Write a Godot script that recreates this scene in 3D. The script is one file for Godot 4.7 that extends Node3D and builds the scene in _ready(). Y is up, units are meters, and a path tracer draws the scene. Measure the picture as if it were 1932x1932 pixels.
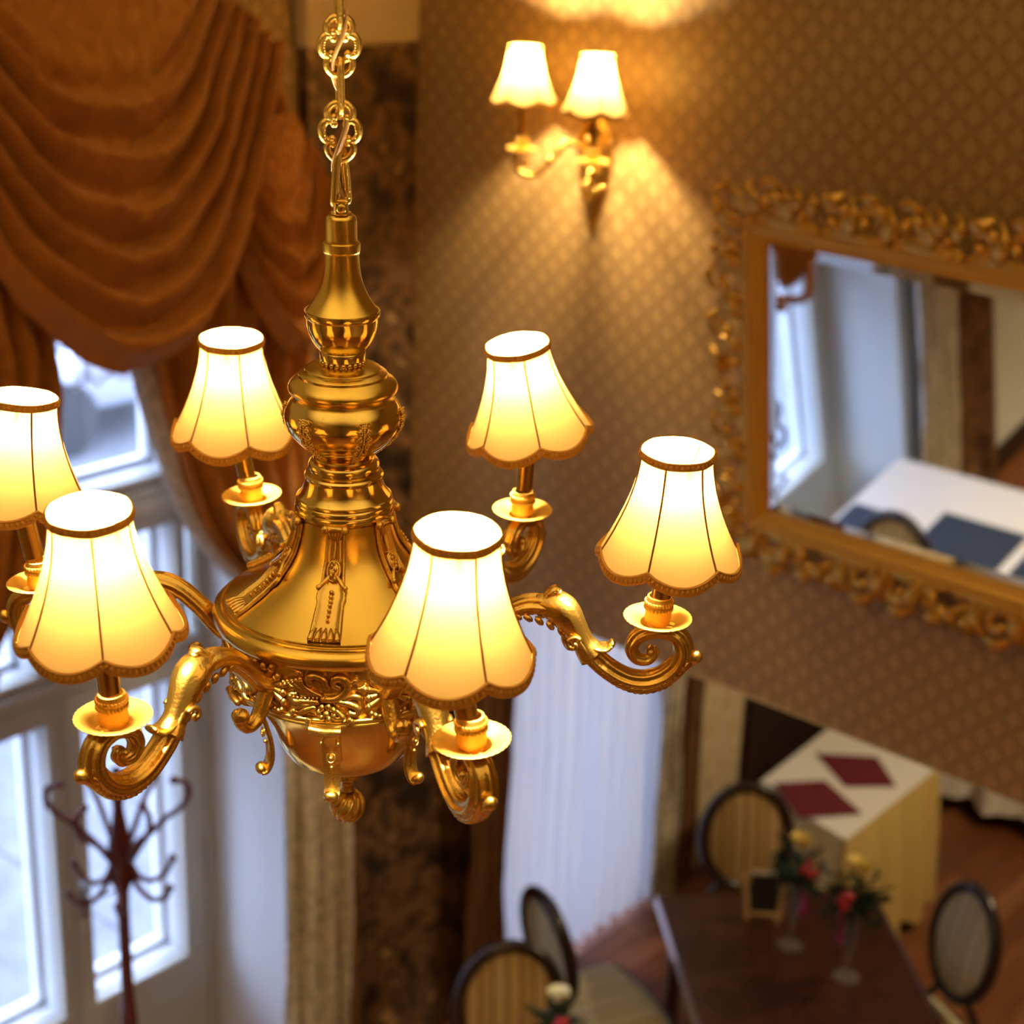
extends Node3D
# A gilt six-arm chandelier in a tall dining room, seen from a gallery. Metres, y up. The window wall lies at z = -4.178, the papered wall at x = 4.164.

const EYE := Vector3(0, 4.5, 0)
const WALL_Z := -4.178
const DOOR_Z := -4.593
const WALL_X := 4.164
var M := {}
var used := {}
var rng := RandomNumberGenerator.new()


class Geo:
	var v := PackedVector3Array()
	var uv := PackedVector2Array()
	var ix := PackedInt32Array()

	func grid(p: PackedVector3Array, rows: int, cols: int, wrap_c := false, wrap_r := false, uvs := PackedVector2Array()) -> void:
		var b := v.size()
		v.append_array(p)
		if uvs.size() == p.size():
			uv.resize(b)
			uv.append_array(uvs)
		for i in (rows if wrap_r else rows - 1):
			var i2 := (i + 1) % rows
			for j in (cols if wrap_c else cols - 1):
				var j2 := (j + 1) % cols
				var a := b + i * cols + j
				var c := b + i2 * cols + j2
				ix.append_array([a, b + i * cols + j2, c, a, c, b + i2 * cols + j])

	func lathe(prof: Array, segs := 32, xf := Transform3D.IDENTITY, sharp := 38.0) -> void:
		var run: Array = [prof[0]]
		for k in range(1, prof.size()):
			run.append(prof[k])
			var cut := k == prof.size() - 1
			if not cut:
				var d1: Vector2 = prof[k] - prof[k - 1]
				var d2: Vector2 = prof[k + 1] - prof[k]
				cut = absf(d1.angle_to(d2)) > deg_to_rad(sharp)
			if cut:
				var p := PackedVector3Array()
				for q in run:
					for s in segs:
						var t := TAU * s / segs
						p.append(xf * Vector3(q.x * cos(t), q.y, -q.x * sin(t)))
				grid(p, run.size(), segs, true)
				run = [prof[k]]

	func tube(pts: PackedVector3Array, rad, segs := 8, side := Vector3.ZERO, closed := false, section := PackedVector2Array(), cap := true) -> void:
		# rad: a number, or an Array of numbers or Vector2 (half width along side, half height)
		var n := pts.size()
		var p := PackedVector3Array()
		var up := Vector3.ZERO
		if section.is_empty():
			for s in segs:
				section.append(Vector2(cos(TAU * s / segs), sin(TAU * s / segs)))
		segs = section.size()
		var first := Vector3.ZERO
		var last := Vector3.ZERO
		for i in n:
			var tan_: Vector3
			if closed:
				tan_ = pts[(i + 1) % n] - pts[(i + n - 1) % n]
			else:
				tan_ = pts[mini(i + 1, n - 1)] - pts[maxi(i - 1, 0)]
			tan_ = tan_.normalized()
			var b: Vector3
			if side != Vector3.ZERO:
				b = (side - tan_ * side.dot(tan_)).normalized()
			else:
				if i == 0:
					up = Vector3.UP if absf(tan_.y) < 0.9 else Vector3.RIGHT
				b = (up - tan_ * up.dot(tan_)).normalized()
				up = b
			var c := tan_.cross(b)
			var w: Vector2
			if rad is float or rad is int:
				w = Vector2(rad, rad)
			else:
				var q = rad[i]
				w = q if q is Vector2 else Vector2(q, q)
			for s in section:
				p.append(pts[i] + b * (s.x * w.x) + c * (s.y * w.y))
		var base := v.size()
		grid(p, n, segs, true, closed)
		if cap and not closed:
			for e in 2:
				var m := v.size()
				v.append(pts[0 if e == 0 else n - 1])
				var row := base + (0 if e == 0 else (n - 1) * segs)
				for s in segs:
					if e == 0:
						ix.append_array([m, row + (s + 1) % segs, row + s])
					else:
						ix.append_array([m, row + s, row + (s + 1) % segs])

	func ball(c: Vector3, r, rings := 5, segs := 8, bs := Basis.IDENTITY) -> void:
		var rr: Vector3 = r if r is Vector3 else Vector3(r, r, r)
		var p := PackedVector3Array()
		for i in rings + 1:
			var a := PI * i / rings
			for s in segs:
				var t := TAU * s / segs
				p.append(c + bs * (Vector3(sin(a) * cos(t), cos(a), sin(a) * sin(t)) * rr))
		grid(p, rings + 1, segs, true)

	func face(a: Vector3, b: Vector3, c: Vector3, d: Vector3, uvs := PackedVector2Array()) -> void:
		grid(PackedVector3Array([a, b, d, c]), 2, 2, false, false, PackedVector2Array([uvs[0], uvs[1], uvs[3], uvs[2]]) if uvs.size() == 4 else PackedVector2Array())

	func box(lo: Vector3, hi: Vector3, bev := 0.0, xf := Transform3D.IDENTITY) -> void:
		# a box with chamfered edges, each face its own grid so that edges stay crisp
		var c := (lo + hi) / 2
		var h := (hi - lo) / 2
		var e := minf(bev, minf(h.x, minf(h.y, h.z)) * 0.98)
		var axes := [Vector3.RIGHT, Vector3.UP, Vector3.BACK]
		for k in 3:
			for s in [-1.0, 1.0]:
				var nn: Vector3 = axes[k] * s
				var a: Vector3 = axes[(k + 1) % 3]
				var b: Vector3 = axes[(k + 2) % 3]
				var f: Vector3 = c + nn * h.dot(axes[k])
				var ha: Vector3 = a * (h.dot(a) - e)
				var hb: Vector3 = b * (h.dot(b) - e)
				if s > 0:
					face(xf * (f - ha - hb), xf * (f - ha + hb), xf * (f + ha + hb), xf * (f + ha - hb))
				else:
					face(xf * (f - ha - hb), xf * (f + ha - hb), xf * (f + ha + hb), xf * (f - ha + hb))
		if e <= 0.0:
			return
		for k in 3:
			var a: Vector3 = axes[k]
			var b: Vector3 = axes[(k + 1) % 3]
			var d: Vector3 = axes[(k + 2) % 3]
			for sb in [-1.0, 1.0]:
				for sd in [-1.0, 1.0]:
					var l: Vector3 = a * (h.dot(a) - e)
					var p1: Vector3 = c + b * sb * h.dot(b) + d * sd * (h.dot(d) - e)
					var p2: Vector3 = c + b * sb * (h.dot(b) - e) + d * sd * h.dot(d)
					if sb * sd > 0:
						face(xf * (p1 - l), xf * (p2 - l), xf * (p2 + l), xf * (p1 + l))
					else:
						face(xf * (p1 - l), xf * (p1 + l), xf * (p2 + l), xf * (p2 - l))
		for sx in [-1.0, 1.0]:
			for sy in [-1.0, 1.0]:
				for sz in [-1.0, 1.0]:
					var q := Vector3(sx * h.x, sy * h.y, sz * h.z)
					var m := v.size()
					var t := [q - Vector3(0, sy * e, sz * e), q - Vector3(sx * e, 0, sz * e), q - Vector3(sx * e, sy * e, 0)]
					if sx * sy * sz > 0:
						t.reverse()
					for w in t:
						v.append(xf * (c + w))
					ix.append_array([m, m + 1, m + 2])

	func done() -> ArrayMesh:
		var n := PackedVector3Array()
		n.resize(v.size())
		for k in range(0, ix.size(), 3):
			var a := ix[k]
			var b := ix[k + 1]
			var c := ix[k + 2]
			var f := (v[c] - v[a]).cross(v[b] - v[a])
			n[a] += f
			n[b] += f
			n[c] += f
		for k in n.size():
			n[k] = n[k].normalized() if n[k].length_squared() > 1e-24 else Vector3.UP
		var arr := []
		arr.resize(Mesh.ARRAY_MAX)
		arr[Mesh.ARRAY_VERTEX] = v
		arr[Mesh.ARRAY_NORMAL] = n
		arr[Mesh.ARRAY_INDEX] = ix
		if uv.size() > 0:
			uv.resize(v.size())
			arr[Mesh.ARRAY_TEX_UV] = uv
		var m := ArrayMesh.new()
		m.add_surface_from_arrays(Mesh.PRIMITIVE_TRIANGLES, arr)
		return m


func spline(ctrl: Array, n: int, closed := false) -> PackedVector3Array:
	# Catmull-Rom through the control points, n samples per span
	var out := PackedVector3Array()
	var k := ctrl.size()
	for i in (k if closed else k - 1):
		var p0: Vector3 = ctrl[(i + k - 1) % k] if closed or i > 0 else ctrl[0] * 2 - ctrl[1]
		var p1: Vector3 = ctrl[i]
		var p2: Vector3 = ctrl[(i + 1) % k]
		var p3: Vector3 = ctrl[(i + 2) % k] if closed or i + 2 < k else ctrl[k - 1] * 2 - ctrl[k - 2]
		for s in n:
			var t := float(s) / n
			out.append(0.5 * (2 * p1 + (p2 - p0) * t + (2 * p0 - 5 * p1 + 4 * p2 - p3) * t * t + (3 * p1 - p0 - 3 * p2 + p3) * t * t * t))
	if not closed:
		out.append(ctrl[k - 1])
	return out


func along(values: Array, n: int) -> Array:
	# n samples of a list of numbers or vectors, straight between them
	var out := []
	for i in n:
		var f := float(i) / (n - 1) * (values.size() - 1)
		var k := mini(int(f), values.size() - 2)
		out.append(lerp(values[k], values[k + 1], f - k))
	return out


func numbered(called: String) -> String:
	used[called] = used.get(called, -1) + 1
	return called if used[called] == 0 else "%s_%03d" % [called, used[called]]


func show_mesh(mesh: Mesh, called: String, mat: Material, parent: Node = self, xf := Transform3D.IDENTITY) -> MeshInstance3D:
	var o := MeshInstance3D.new()
	o.mesh = mesh
	o.material_override = mat
	o.name = numbered(called) if parent == self else called
	o.transform = xf
	parent.add_child(o, true)
	return o


func part(g: Geo, called: String, mat: Material, parent: Node = self, xf := Transform3D.IDENTITY) -> MeshInstance3D:
	return show_mesh(g.done(), called, mat, parent, xf)


func tag(o: Node, label: String, category: String, group := "") -> void:
	o.set_meta("label", label)
	o.set_meta("category", category)
	if group != "":
		o.set_meta("group", group)


func thing(called: String, label: String, category: String, xf := Transform3D.IDENTITY, group := "") -> Node3D:
	var o := Node3D.new()
	o.name = numbered(called)
	add_child(o)
	o.transform = xf
	tag(o, label, category, group)
	return o


func copy_of(o: Node3D, xf: Transform3D, label := "") -> Node3D:
	var c: Node3D = o.duplicate()
	c.name = numbered(String(o.name).trim_suffix("_001"))
	add_child(c)
	c.transform = xf
	if label != "":
		c.set_meta("label", label)
	return c


func setting(g: Geo, called: String, mat: Material, label := "") -> MeshInstance3D:
	var o := part(g, called, mat)
	o.set_meta("kind", "structure")
	if label != "":
		o.set_meta("label", label)
	return o


func at(x: float, y: float, z: float) -> Transform3D:
	return Transform3D(Basis.IDENTITY, Vector3(x, y, z))


func turned(x: float, y: float, z: float, deg: float) -> Transform3D:
	return Transform3D(Basis(Vector3.UP, deg_to_rad(deg)), Vector3(x, y, z))

const LAMP_POWER := 1.7
const SCONCE_POWER := 1.35
const FAR_FILL_POWER := 3.0  # strength of the unseen fill lamp added in the far room


func _ready() -> void:
	# camera: focused on the chandelier, wide open so that the room behind softens
	var cam := Camera3D.new()
	cam.name = "camera"
	var lens := CameraAttributesPhysical.new()
	lens.frustum_focal_length = 41.6
	lens.frustum_focus_distance = 1.98
	lens.exposure_aperture = 2.6
	lens.frustum_near = 0.05
	lens.frustum_far = 400.0
	cam.attributes = lens
	var right := Vector3(0.66851, 0.03235, 0.74300)
	var ahead := Vector3(0.70310, -0.35088, -0.61840)
	right = (right - ahead.normalized() * right.dot(ahead.normalized())).normalized()
	ahead = ahead.normalized()
	cam.transform = Transform3D(Basis(right, right.cross(ahead), -ahead), EYE)
	add_child(cam)
	cam.fov = 32.1814
	cam.current = true
	# overcast sky
	var env := Environment.new()
	env.background_mode = Environment.BG_SKY
	var sky := Sky.new()
	var air := ProceduralSkyMaterial.new()
	air.sky_top_color = Color(0.72, 0.80, 0.98)
	air.sky_horizon_color = Color(0.80, 0.86, 0.98)
	air.ground_bottom_color = Color(0.4, 0.41, 0.43)
	air.ground_horizon_color = Color(0.6, 0.63, 0.68)
	air.sky_energy_multiplier = 3.2
	sky.sky_material = air
	env.sky = sky
	env.tonemap_mode = Environment.TONE_MAPPER_LINEAR
	env.tonemap_exposure = 1.0
	env.sdfgi_enabled = true
	env.ssao_enabled = true
	env.ssil_enabled = true
	var we := WorldEnvironment.new()
	we.name = "surroundings"
	we.environment = env
	add_child(we)
	make_materials()
	make_lamp_meshes()
	build_shell()
	build_door(0.0, "door_1", "grey-painted glazed double doors with lights above")
	build_door(-1.44, "door_2", "second pair of glazed doors, reflected in the mirror")
	build_street()
	build_drapery()
	build_chandelier()
	build_sconce()
	build_mirror()
	build_added_fill_lamp()
	build_furniture()


func paint(r: float, g: float, b: float, rough := 0.6, metal := 0.0) -> StandardMaterial3D:
	# r, g, b are linear base colours
	var m := StandardMaterial3D.new()
	m.albedo_color = Color(r, g, b).linear_to_srgb()
	m.roughness = rough
	m.metallic = metal
	m.cull_mode = BaseMaterial3D.CULL_DISABLED
	return m


func noise_tex(freq: float, stops: Array, seed_ := 1, size := 512, kind := FastNoiseLite.TYPE_SIMPLEX_SMOOTH, octaves := 5, warp := 0.0) -> NoiseTexture2D:
	var f := FastNoiseLite.new()
	f.noise_type = kind
	f.frequency = freq
	f.seed = seed_
	f.fractal_octaves = octaves
	if warp > 0.0:
		f.domain_warp_enabled = true
		f.domain_warp_amplitude = warp
		f.domain_warp_frequency = freq * 0.7
	var t := NoiseTexture2D.new()
	t.width = size
	t.height = size
	t.seamless = true
	t.noise = f
	if stops.size() > 0:
		var gr := Gradient.new()
		var offs := PackedFloat32Array()
		var cols := PackedColorArray()
		for s in stops:
			offs.append(s[0])
			cols.append(Color(s[1][0], s[1][1], s[1][2]).linear_to_srgb())
		gr.offsets = offs
		gr.colors = cols
		t.color_ramp = gr
	return t


func grained(m: StandardMaterial3D, tex: Texture2D, scale: Vector3, world := true) -> StandardMaterial3D:
	m.albedo_texture = tex
	m.albedo_color = Color.WHITE
	m.uv1_triplanar = true
	m.uv1_world_triplanar = world
	m.uv1_scale = scale
	return m


func relief(m: StandardMaterial3D, tex: Texture2D, cm: float, scale := Vector3.ZERO, world := false) -> StandardMaterial3D:
	m.heightmap_enabled = true
	m.heightmap_texture = tex
	m.heightmap_scale = cm
	if scale != Vector3.ZERO:
		m.uv1_triplanar = true
		m.uv1_world_triplanar = world
		m.uv1_scale = scale
	return m


func wallpaper_tex() -> ImageTexture:
	# a satin trellis: ogee lattice with a small fleur in every cell; two cells fill one repeat
	var n := 256
	var im := Image.create(n, n, false, Image.FORMAT_RGB8)
	var ground := Vector3(0.23, 0.124, 0.040)
	var motif := Vector3(0.44, 0.27, 0.095)
	for y in n:
		for x in n:
			var best := 0.0
			for c in [Vector2(0.5, 0.5), Vector2(0, 0), Vector2(1, 0), Vector2(0, 1), Vector2(1, 1)]:
				var d: Vector2 = Vector2((x + 0.5) / n, (y + 0.5) / n) - c
				var ax := absf(d.x)
				if ax + absf(d.y) > 0.445 + 0.03 * cos(d.y * 14.0):
					continue
				var k := 0.62
				k = maxf(k, 1.0 - smoothstep(0.035, 0.06, absf(ax - 0.0) + maxf(0.0, absf(d.y + 0.06) - 0.22)))
				k = maxf(k, 1.0 - smoothstep(0.02, 0.045, absf(ax - 0.30 * (0.20 - d.y) * (1.0 if d.y < 0.20 else 0.0) - 0.05)) if d.y < 0.2 and d.y > -0.24 and ax < 0.2 else k)
				k = maxf(k, 1.0 - smoothstep(0.015, 0.04, absf(ax - 0.45 * (0.24 - d.y) + 0.02)) if d.y > -0.12 and d.y < 0.24 else k)
				k = maxf(k, 0.9 * (1.0 - smoothstep(0.05, 0.09, Vector2(d.x, d.y + 0.2).length())))
				best = maxf(best, k)
			var weave := 0.94 + 0.06 * float((x / 2 + y / 2) % 2)
			var q := ground.lerp(motif, best) * weave
			im.set_pixel(x, y, Color(q.x, q.y, q.z).linear_to_srgb())
	return ImageTexture.create_from_image(im)


func stripe_tex(bands: Array, n := 128) -> ImageTexture:
	# vertical woven stripes; bands are [share, linear colour]
	var im := Image.create(n, 16, false, Image.FORMAT_RGB8)
	for x in n:
		var f := (x + 0.5) / n
		var c: Vector3 = bands[0][1]
		var up := 0.0
		for b in bands:
			up += b[0]
			if f < up:
				c = b[1]
				break
		for y in 16:
			var k := 0.93 + 0.07 * float((x + y) % 2)
			im.set_pixel(x, y, Color(c.x * k, c.y * k, c.z * k).linear_to_srgb())
	return ImageTexture.create_from_image(im)


func make_materials() -> void:
	var fine := noise_tex(0.05, [], 3, 256)
	M.brass = paint(0.82, 0.56, 0.11, 0.24, 1.0)
	M.brass_bright = paint(0.84, 0.60, 0.15, 0.13, 1.0)
	M.brass_cast = relief(paint(0.76, 0.50, 0.115, 0.27, 1.0), fine, 0.04, Vector3(16, 16, 16))
	M.gilt_satin = paint(0.76, 0.50, 0.115, 0.5, 1.0)
	M.sleeve = paint(0.62, 0.36, 0.07, 0.22, 1.0)
	M.cord = paint(0.19, 0.095, 0.022, 0.55)
	M.shade = paint(0.46, 0.335, 0.15, 0.9)
	M.shade.backlight_enabled = true
	M.shade.backlight = Color(0.042, 0.0245, 0.0072).linear_to_srgb()
	M.shade_thin = M.shade.duplicate()
	M.shade_thin.backlight = Color(0.26, 0.18, 0.060).linear_to_srgb()
	M.braid = paint(0.60, 0.30, 0.045, 0.5, 0.0)
	M.braid.backlight_enabled = true
	M.braid.backlight = Color(0.05, 0.024, 0.003).linear_to_srgb()
	M.seam = paint(0.26, 0.10, 0.014, 0.7)
	M.bulb = paint(1, 0.9, 0.7, 0.3)
	M.bulb.emission_enabled = true
	M.bulb.emission = Color(1.0, 0.9, 0.68)
	M.bulb.emission_energy_multiplier = 1.5
	M.fill_bowl_glow = paint(0.9, 0.85, 0.75, 0.4)  # glowing bowl of the added far-room fill lamp
	M.fill_bowl_glow.emission_enabled = true
	M.fill_bowl_glow.emission = Color(1.0, 0.9, 0.7)
	M.fill_bowl_glow.emission_energy_multiplier = 1.6
	M.paper = paint(1, 1, 1, 0.55)
	M.paper.albedo_texture = wallpaper_tex()
	M.paper.albedo_color = Color.WHITE
	M.gold_leaf = relief(paint(0.74, 0.44, 0.09, 0.32, 0.85), noise_tex(0.03, [], 12, 256), 0.12, Vector3(7, 7, 7))
	M.gold_rail = paint(0.78, 0.46, 0.09, 0.38, 0.6)
	M.mirror = paint(0.86, 0.9, 0.92, 0.02, 1.0)
	var silk := noise_tex(0.02, [[0.2, [0.37, 0.130, 0.010]], [0.8, [0.50, 0.19, 0.018]]], 21)
	M.drape = grained(paint(1, 1, 1, 0.55), silk, Vector3(1.6, 1.6, 1.6))
	M.drape.rim_enabled = true
	M.drape.rim = 0.35
	M.drape.rim_tint = 0.8
	M.damask = grained(paint(1, 1, 1, 0.8), noise_tex(0.018, [[0.35, [0.70, 0.64, 0.53]], [0.52, [0.60, 0.54, 0.44]], [0.6, [0.28, 0.25, 0.19]], [0.75, [0.68, 0.61, 0.50]]], 31, 512, FastNoiseLite.TYPE_SIMPLEX_SMOOTH, 3, 30.0), Vector3(2.4, 1.5, 2.4))
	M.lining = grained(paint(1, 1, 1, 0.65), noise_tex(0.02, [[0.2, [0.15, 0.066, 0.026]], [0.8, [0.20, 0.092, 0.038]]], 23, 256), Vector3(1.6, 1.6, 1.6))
	M.sheer = paint(0.86, 0.88, 0.93, 0.9)
	M.sheer.backlight_enabled = true
	M.sheer.backlight = Color(0.62, 0.62, 0.62)
	M.lace = paint(0.8, 0.8, 0.82, 0.8)
	M.lace.backlight_enabled = true
	M.lace.backlight = Color(0.5, 0.5, 0.5)
	M.marble_dark = grained(paint(1, 1, 1, 0.28), noise_tex(0.011, [[0.12, [0.016, 0.010, 0.007]], [0.36, [0.060, 0.030, 0.016]], [0.54, [0.21, 0.105, 0.045]], [0.70, [0.050, 0.025, 0.014]], [0.92, [0.50, 0.30, 0.13]]], 41, 512, FastNoiseLite.TYPE_SIMPLEX_SMOOTH, 6, 45.0), Vector3(0.8, 0.8, 0.8))
	M.marble_cream = grained(paint(1, 1, 1, 0.35), noise_tex(0.01, [[0.2, [0.62, 0.47, 0.27]], [0.6, [0.74, 0.62, 0.42]], [0.9, [0.50, 0.34, 0.17]]], 43, 512, FastNoiseLite.TYPE_SIMPLEX_SMOOTH, 5, 30.0), Vector3(0.9, 0.9, 0.9))
	M.cream = paint(0.62, 0.48, 0.24, 0.7)
	M.wall_white = paint(0.72, 0.75, 0.75, 0.8)
	M.wall_tan = paint(0.42, 0.29, 0.14, 0.8)
	M.ceiling = paint(0.58, 0.50, 0.38, 0.85)
	M.door_paint = paint(0.47, 0.46, 0.39, 0.45)
	M.bead_paint = paint(0.60, 0.62, 0.63, 0.4)
	M.glass = paint(0.9, 0.95, 0.96, 0.03)
	M.glass.transparency = BaseMaterial3D.TRANSPARENCY_ALPHA
	M.glass.albedo_color.a = 0.06
	M.steel = paint(0.5, 0.5, 0.5, 0.3, 1.0)
	M.wood_dark = grained(paint(1, 1, 1, 0.28), noise_tex(0.012, [[0.2, [0.030, 0.010, 0.007]], [0.55, [0.065, 0.019, 0.011]], [0.85, [0.035, 0.012, 0.008]]], 51), Vector3(0.9, 0.9, 6.0))
	M.wood_black = grained(paint(1, 1, 1, 0.3), noise_tex(0.012, [[0.2, [0.012, 0.007, 0.006]], [0.8, [0.030, 0.014, 0.010]]], 52), Vector3(5, 0.9, 5), false)
	M.panel_dark = grained(paint(1, 1, 1, 0.4), noise_tex(0.012, [[0.2, [0.020, 0.010, 0.008]], [0.8, [0.036, 0.018, 0.013]]], 53), Vector3(4, 0.8, 4))
	M.edging = paint(0.62, 0.56, 0.62, 0.18, 0.9)  # pale lilac stands in for window daylight caught on a table edge
	M.bent = paint(0.10, 0.022, 0.025, 0.22)
	M.planks = []
	var tones := [[0.19, 0.062, 0.022], [0.24, 0.085, 0.030], [0.30, 0.115, 0.042], [0.215, 0.068, 0.024]]
	for k in 4:
		var t: Array = tones[k]
		M.planks.append(grained(paint(1, 1, 1, 0.42), noise_tex(0.01, [[0.2, [t[0] * 0.72, t[1] * 0.7, t[2] * 0.7]], [0.7, t]], 60 + k, 256), Vector3(0.8, 0.8, 8.0)))
	M.floor = M.planks[1]
	M.stripe = grained(paint(1, 1, 1, 0.75), stripe_tex([[0.22, Vector3(0.50, 0.34, 0.13)], [0.12, Vector3(0.28, 0.17, 0.055)], [0.2, Vector3(0.44, 0.29, 0.10)], [0.08, Vector3(0.22, 0.13, 0.045)], [0.26, Vector3(0.50, 0.35, 0.15)], [0.12, Vector3(0.28, 0.17, 0.055)]]), Vector3(7, 7, 7), false)
	M.stripe_pale = grained(paint(1, 1, 1, 0.75), stripe_tex([[0.3, Vector3(0.52, 0.46, 0.29)], [0.15, Vector3(0.36, 0.31, 0.18)], [0.4, Vector3(0.55, 0.49, 0.32)], [0.15, Vector3(0.40, 0.34, 0.20)]]), Vector3(9, 9, 9), false)
	M.cloth_white = paint(0.74, 0.71, 0.66, 0.85)
	M.skirt_yellow = paint(0.58, 0.42, 0.14, 0.75)
	M.napkin_red = paint(0.13, 0.007, 0.016, 0.8)
	M.mat_navy = paint(0.022, 0.034, 0.062, 0.7)
	M.leaf = paint(0.014, 0.040, 0.018, 0.6)
	M.leaf.backlight_enabled = true
	M.leaf.backlight = Color(0.05, 0.12, 0.04)
	M.berry = paint(0.42, 0.010, 0.016, 0.3)
	M.ribbon = paint(0.36, 0.02, 0.13, 0.4)
	M.rose = paint(0.86, 0.70, 0.22, 0.7)
	M.rose_white = paint(0.86, 0.84, 0.62, 0.7)
	M.stem = paint(0.02, 0.03, 0.015, 0.6)
	M.vase = paint(0.9, 0.95, 0.95, 0.02)
	M.vase.transparency = BaseMaterial3D.TRANSPARENCY_ALPHA
	M.vase.albedo_color.a = 0.04
	M.pine = grained(paint(1, 1, 1, 0.55), noise_tex(0.02, [[0.2, [0.52, 0.32, 0.13]], [0.8, [0.64, 0.43, 0.20]]], 71, 256), Vector3(5, 5, 5), false)
	M.card_black = paint(0.012, 0.016, 0.014, 0.5)
	M.card_white = paint(0.75, 0.70, 0.58, 0.7)
	M.paving = grained(paint(1, 1, 1, 0.9), noise_tex(0.03, [[0.2, [0.105, 0.107, 0.112]], [0.8, [0.14, 0.142, 0.147]]], 81, 256), Vector3(0.6, 0.6, 0.6))
	M.road = grained(paint(1, 1, 1, 0.9), noise_tex(0.05, [[0.2, [0.09, 0.093, 0.10]], [0.8, [0.12, 0.123, 0.13]]], 82, 256), Vector3(0.6, 0.6, 0.6))
	M.facade = paint(0.52, 0.50, 0.46, 0.9)
	M.car = paint(0.46, 0.47, 0.52, 0.25, 0.35)
	M.car_glass = paint(0.02, 0.025, 0.03, 0.05)
	M.tyre = paint(0.02, 0.02, 0.02, 0.8)


# ---------------------------------------------------------------- lamps
# A lamp stands on its drip pan: origin at the middle of the pan's rim, y up.
const SHADE_LOW := 0.086
const SHADE_TOP := 0.206
var lamp_mesh := {}


func shade_at(turn: float, t: float) -> Vector3:
	# t 0 at the upper ring, 1 at the lower edge; six gores, each dipping in a scallop
	var g := fposmod(turn / (TAU / 6.0), 1.0)
	var bow := sin(PI * g)
	var r := 0.0408 + 0.0385 * pow(t, 1.75)
	var flat := 1.0 - 0.05 * bow * (1.0 - t) * 0.6
	r *= flat + 0.035 * t * t * bow
	var y := SHADE_TOP - (SHADE_TOP - SHADE_LOW) * t - 0.014 * pow(t, 4.0) * pow(bow, 0.8)
	return Vector3(r * cos(turn), y, -r * sin(turn))


func braid_mesh(pts: PackedVector3Array, tall: float, thick: float) -> ArrayMesh:
	# a flat ribbon with corded borders and a row of little loops
	var g := Geo.new()
	var n := pts.size()
	var sec := PackedVector2Array([Vector2(1, 0.5), Vector2(0.8, 1.2), Vector2(0.55, 0.6), Vector2(-0.55, 0.6), Vector2(-0.8, 1.2), Vector2(-1, 0.5), Vector2(-1, -0.6), Vector2(1, -0.6)])
	var rad := []
	for k in n:
		rad.append(Vector2(tall, thick))
	g.tube(pts, rad, 8, Vector3.UP, true, sec)
	var length := 0.0
	for k in n:
		length += pts[k].distance_to(pts[(k + 1) % n])
	var count := int(length / 0.0058)
	var walk := 0.0
	var at_ := 0
	var step := length / count
	var out := 0.0
	for k in n:
		var a := pts[k]
		var b := pts[(k + 1) % n]
		var l := a.distance_to(b)
		while out <= walk + l and at_ < count:
			var q := a.lerp(b, (out - walk) / maxf(l, 1e-6))
			var tan_ := (b - a).normalized()
			var up := (Vector3.UP - tan_ * tan_.y).normalized()
			var nrm := tan_.cross(up)
			if nrm.dot(Vector3(q.x, 0, q.z)) < 0:
				nrm = -nrm
			g.ball(q + nrm * thick * 0.6, Vector3(0.0025, tall * 0.58, thick * 1.5), 3, 6, Basis(tan_, up, nrm))
			at_ += 1
			out += step
		walk += l
	return g.done()


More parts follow.
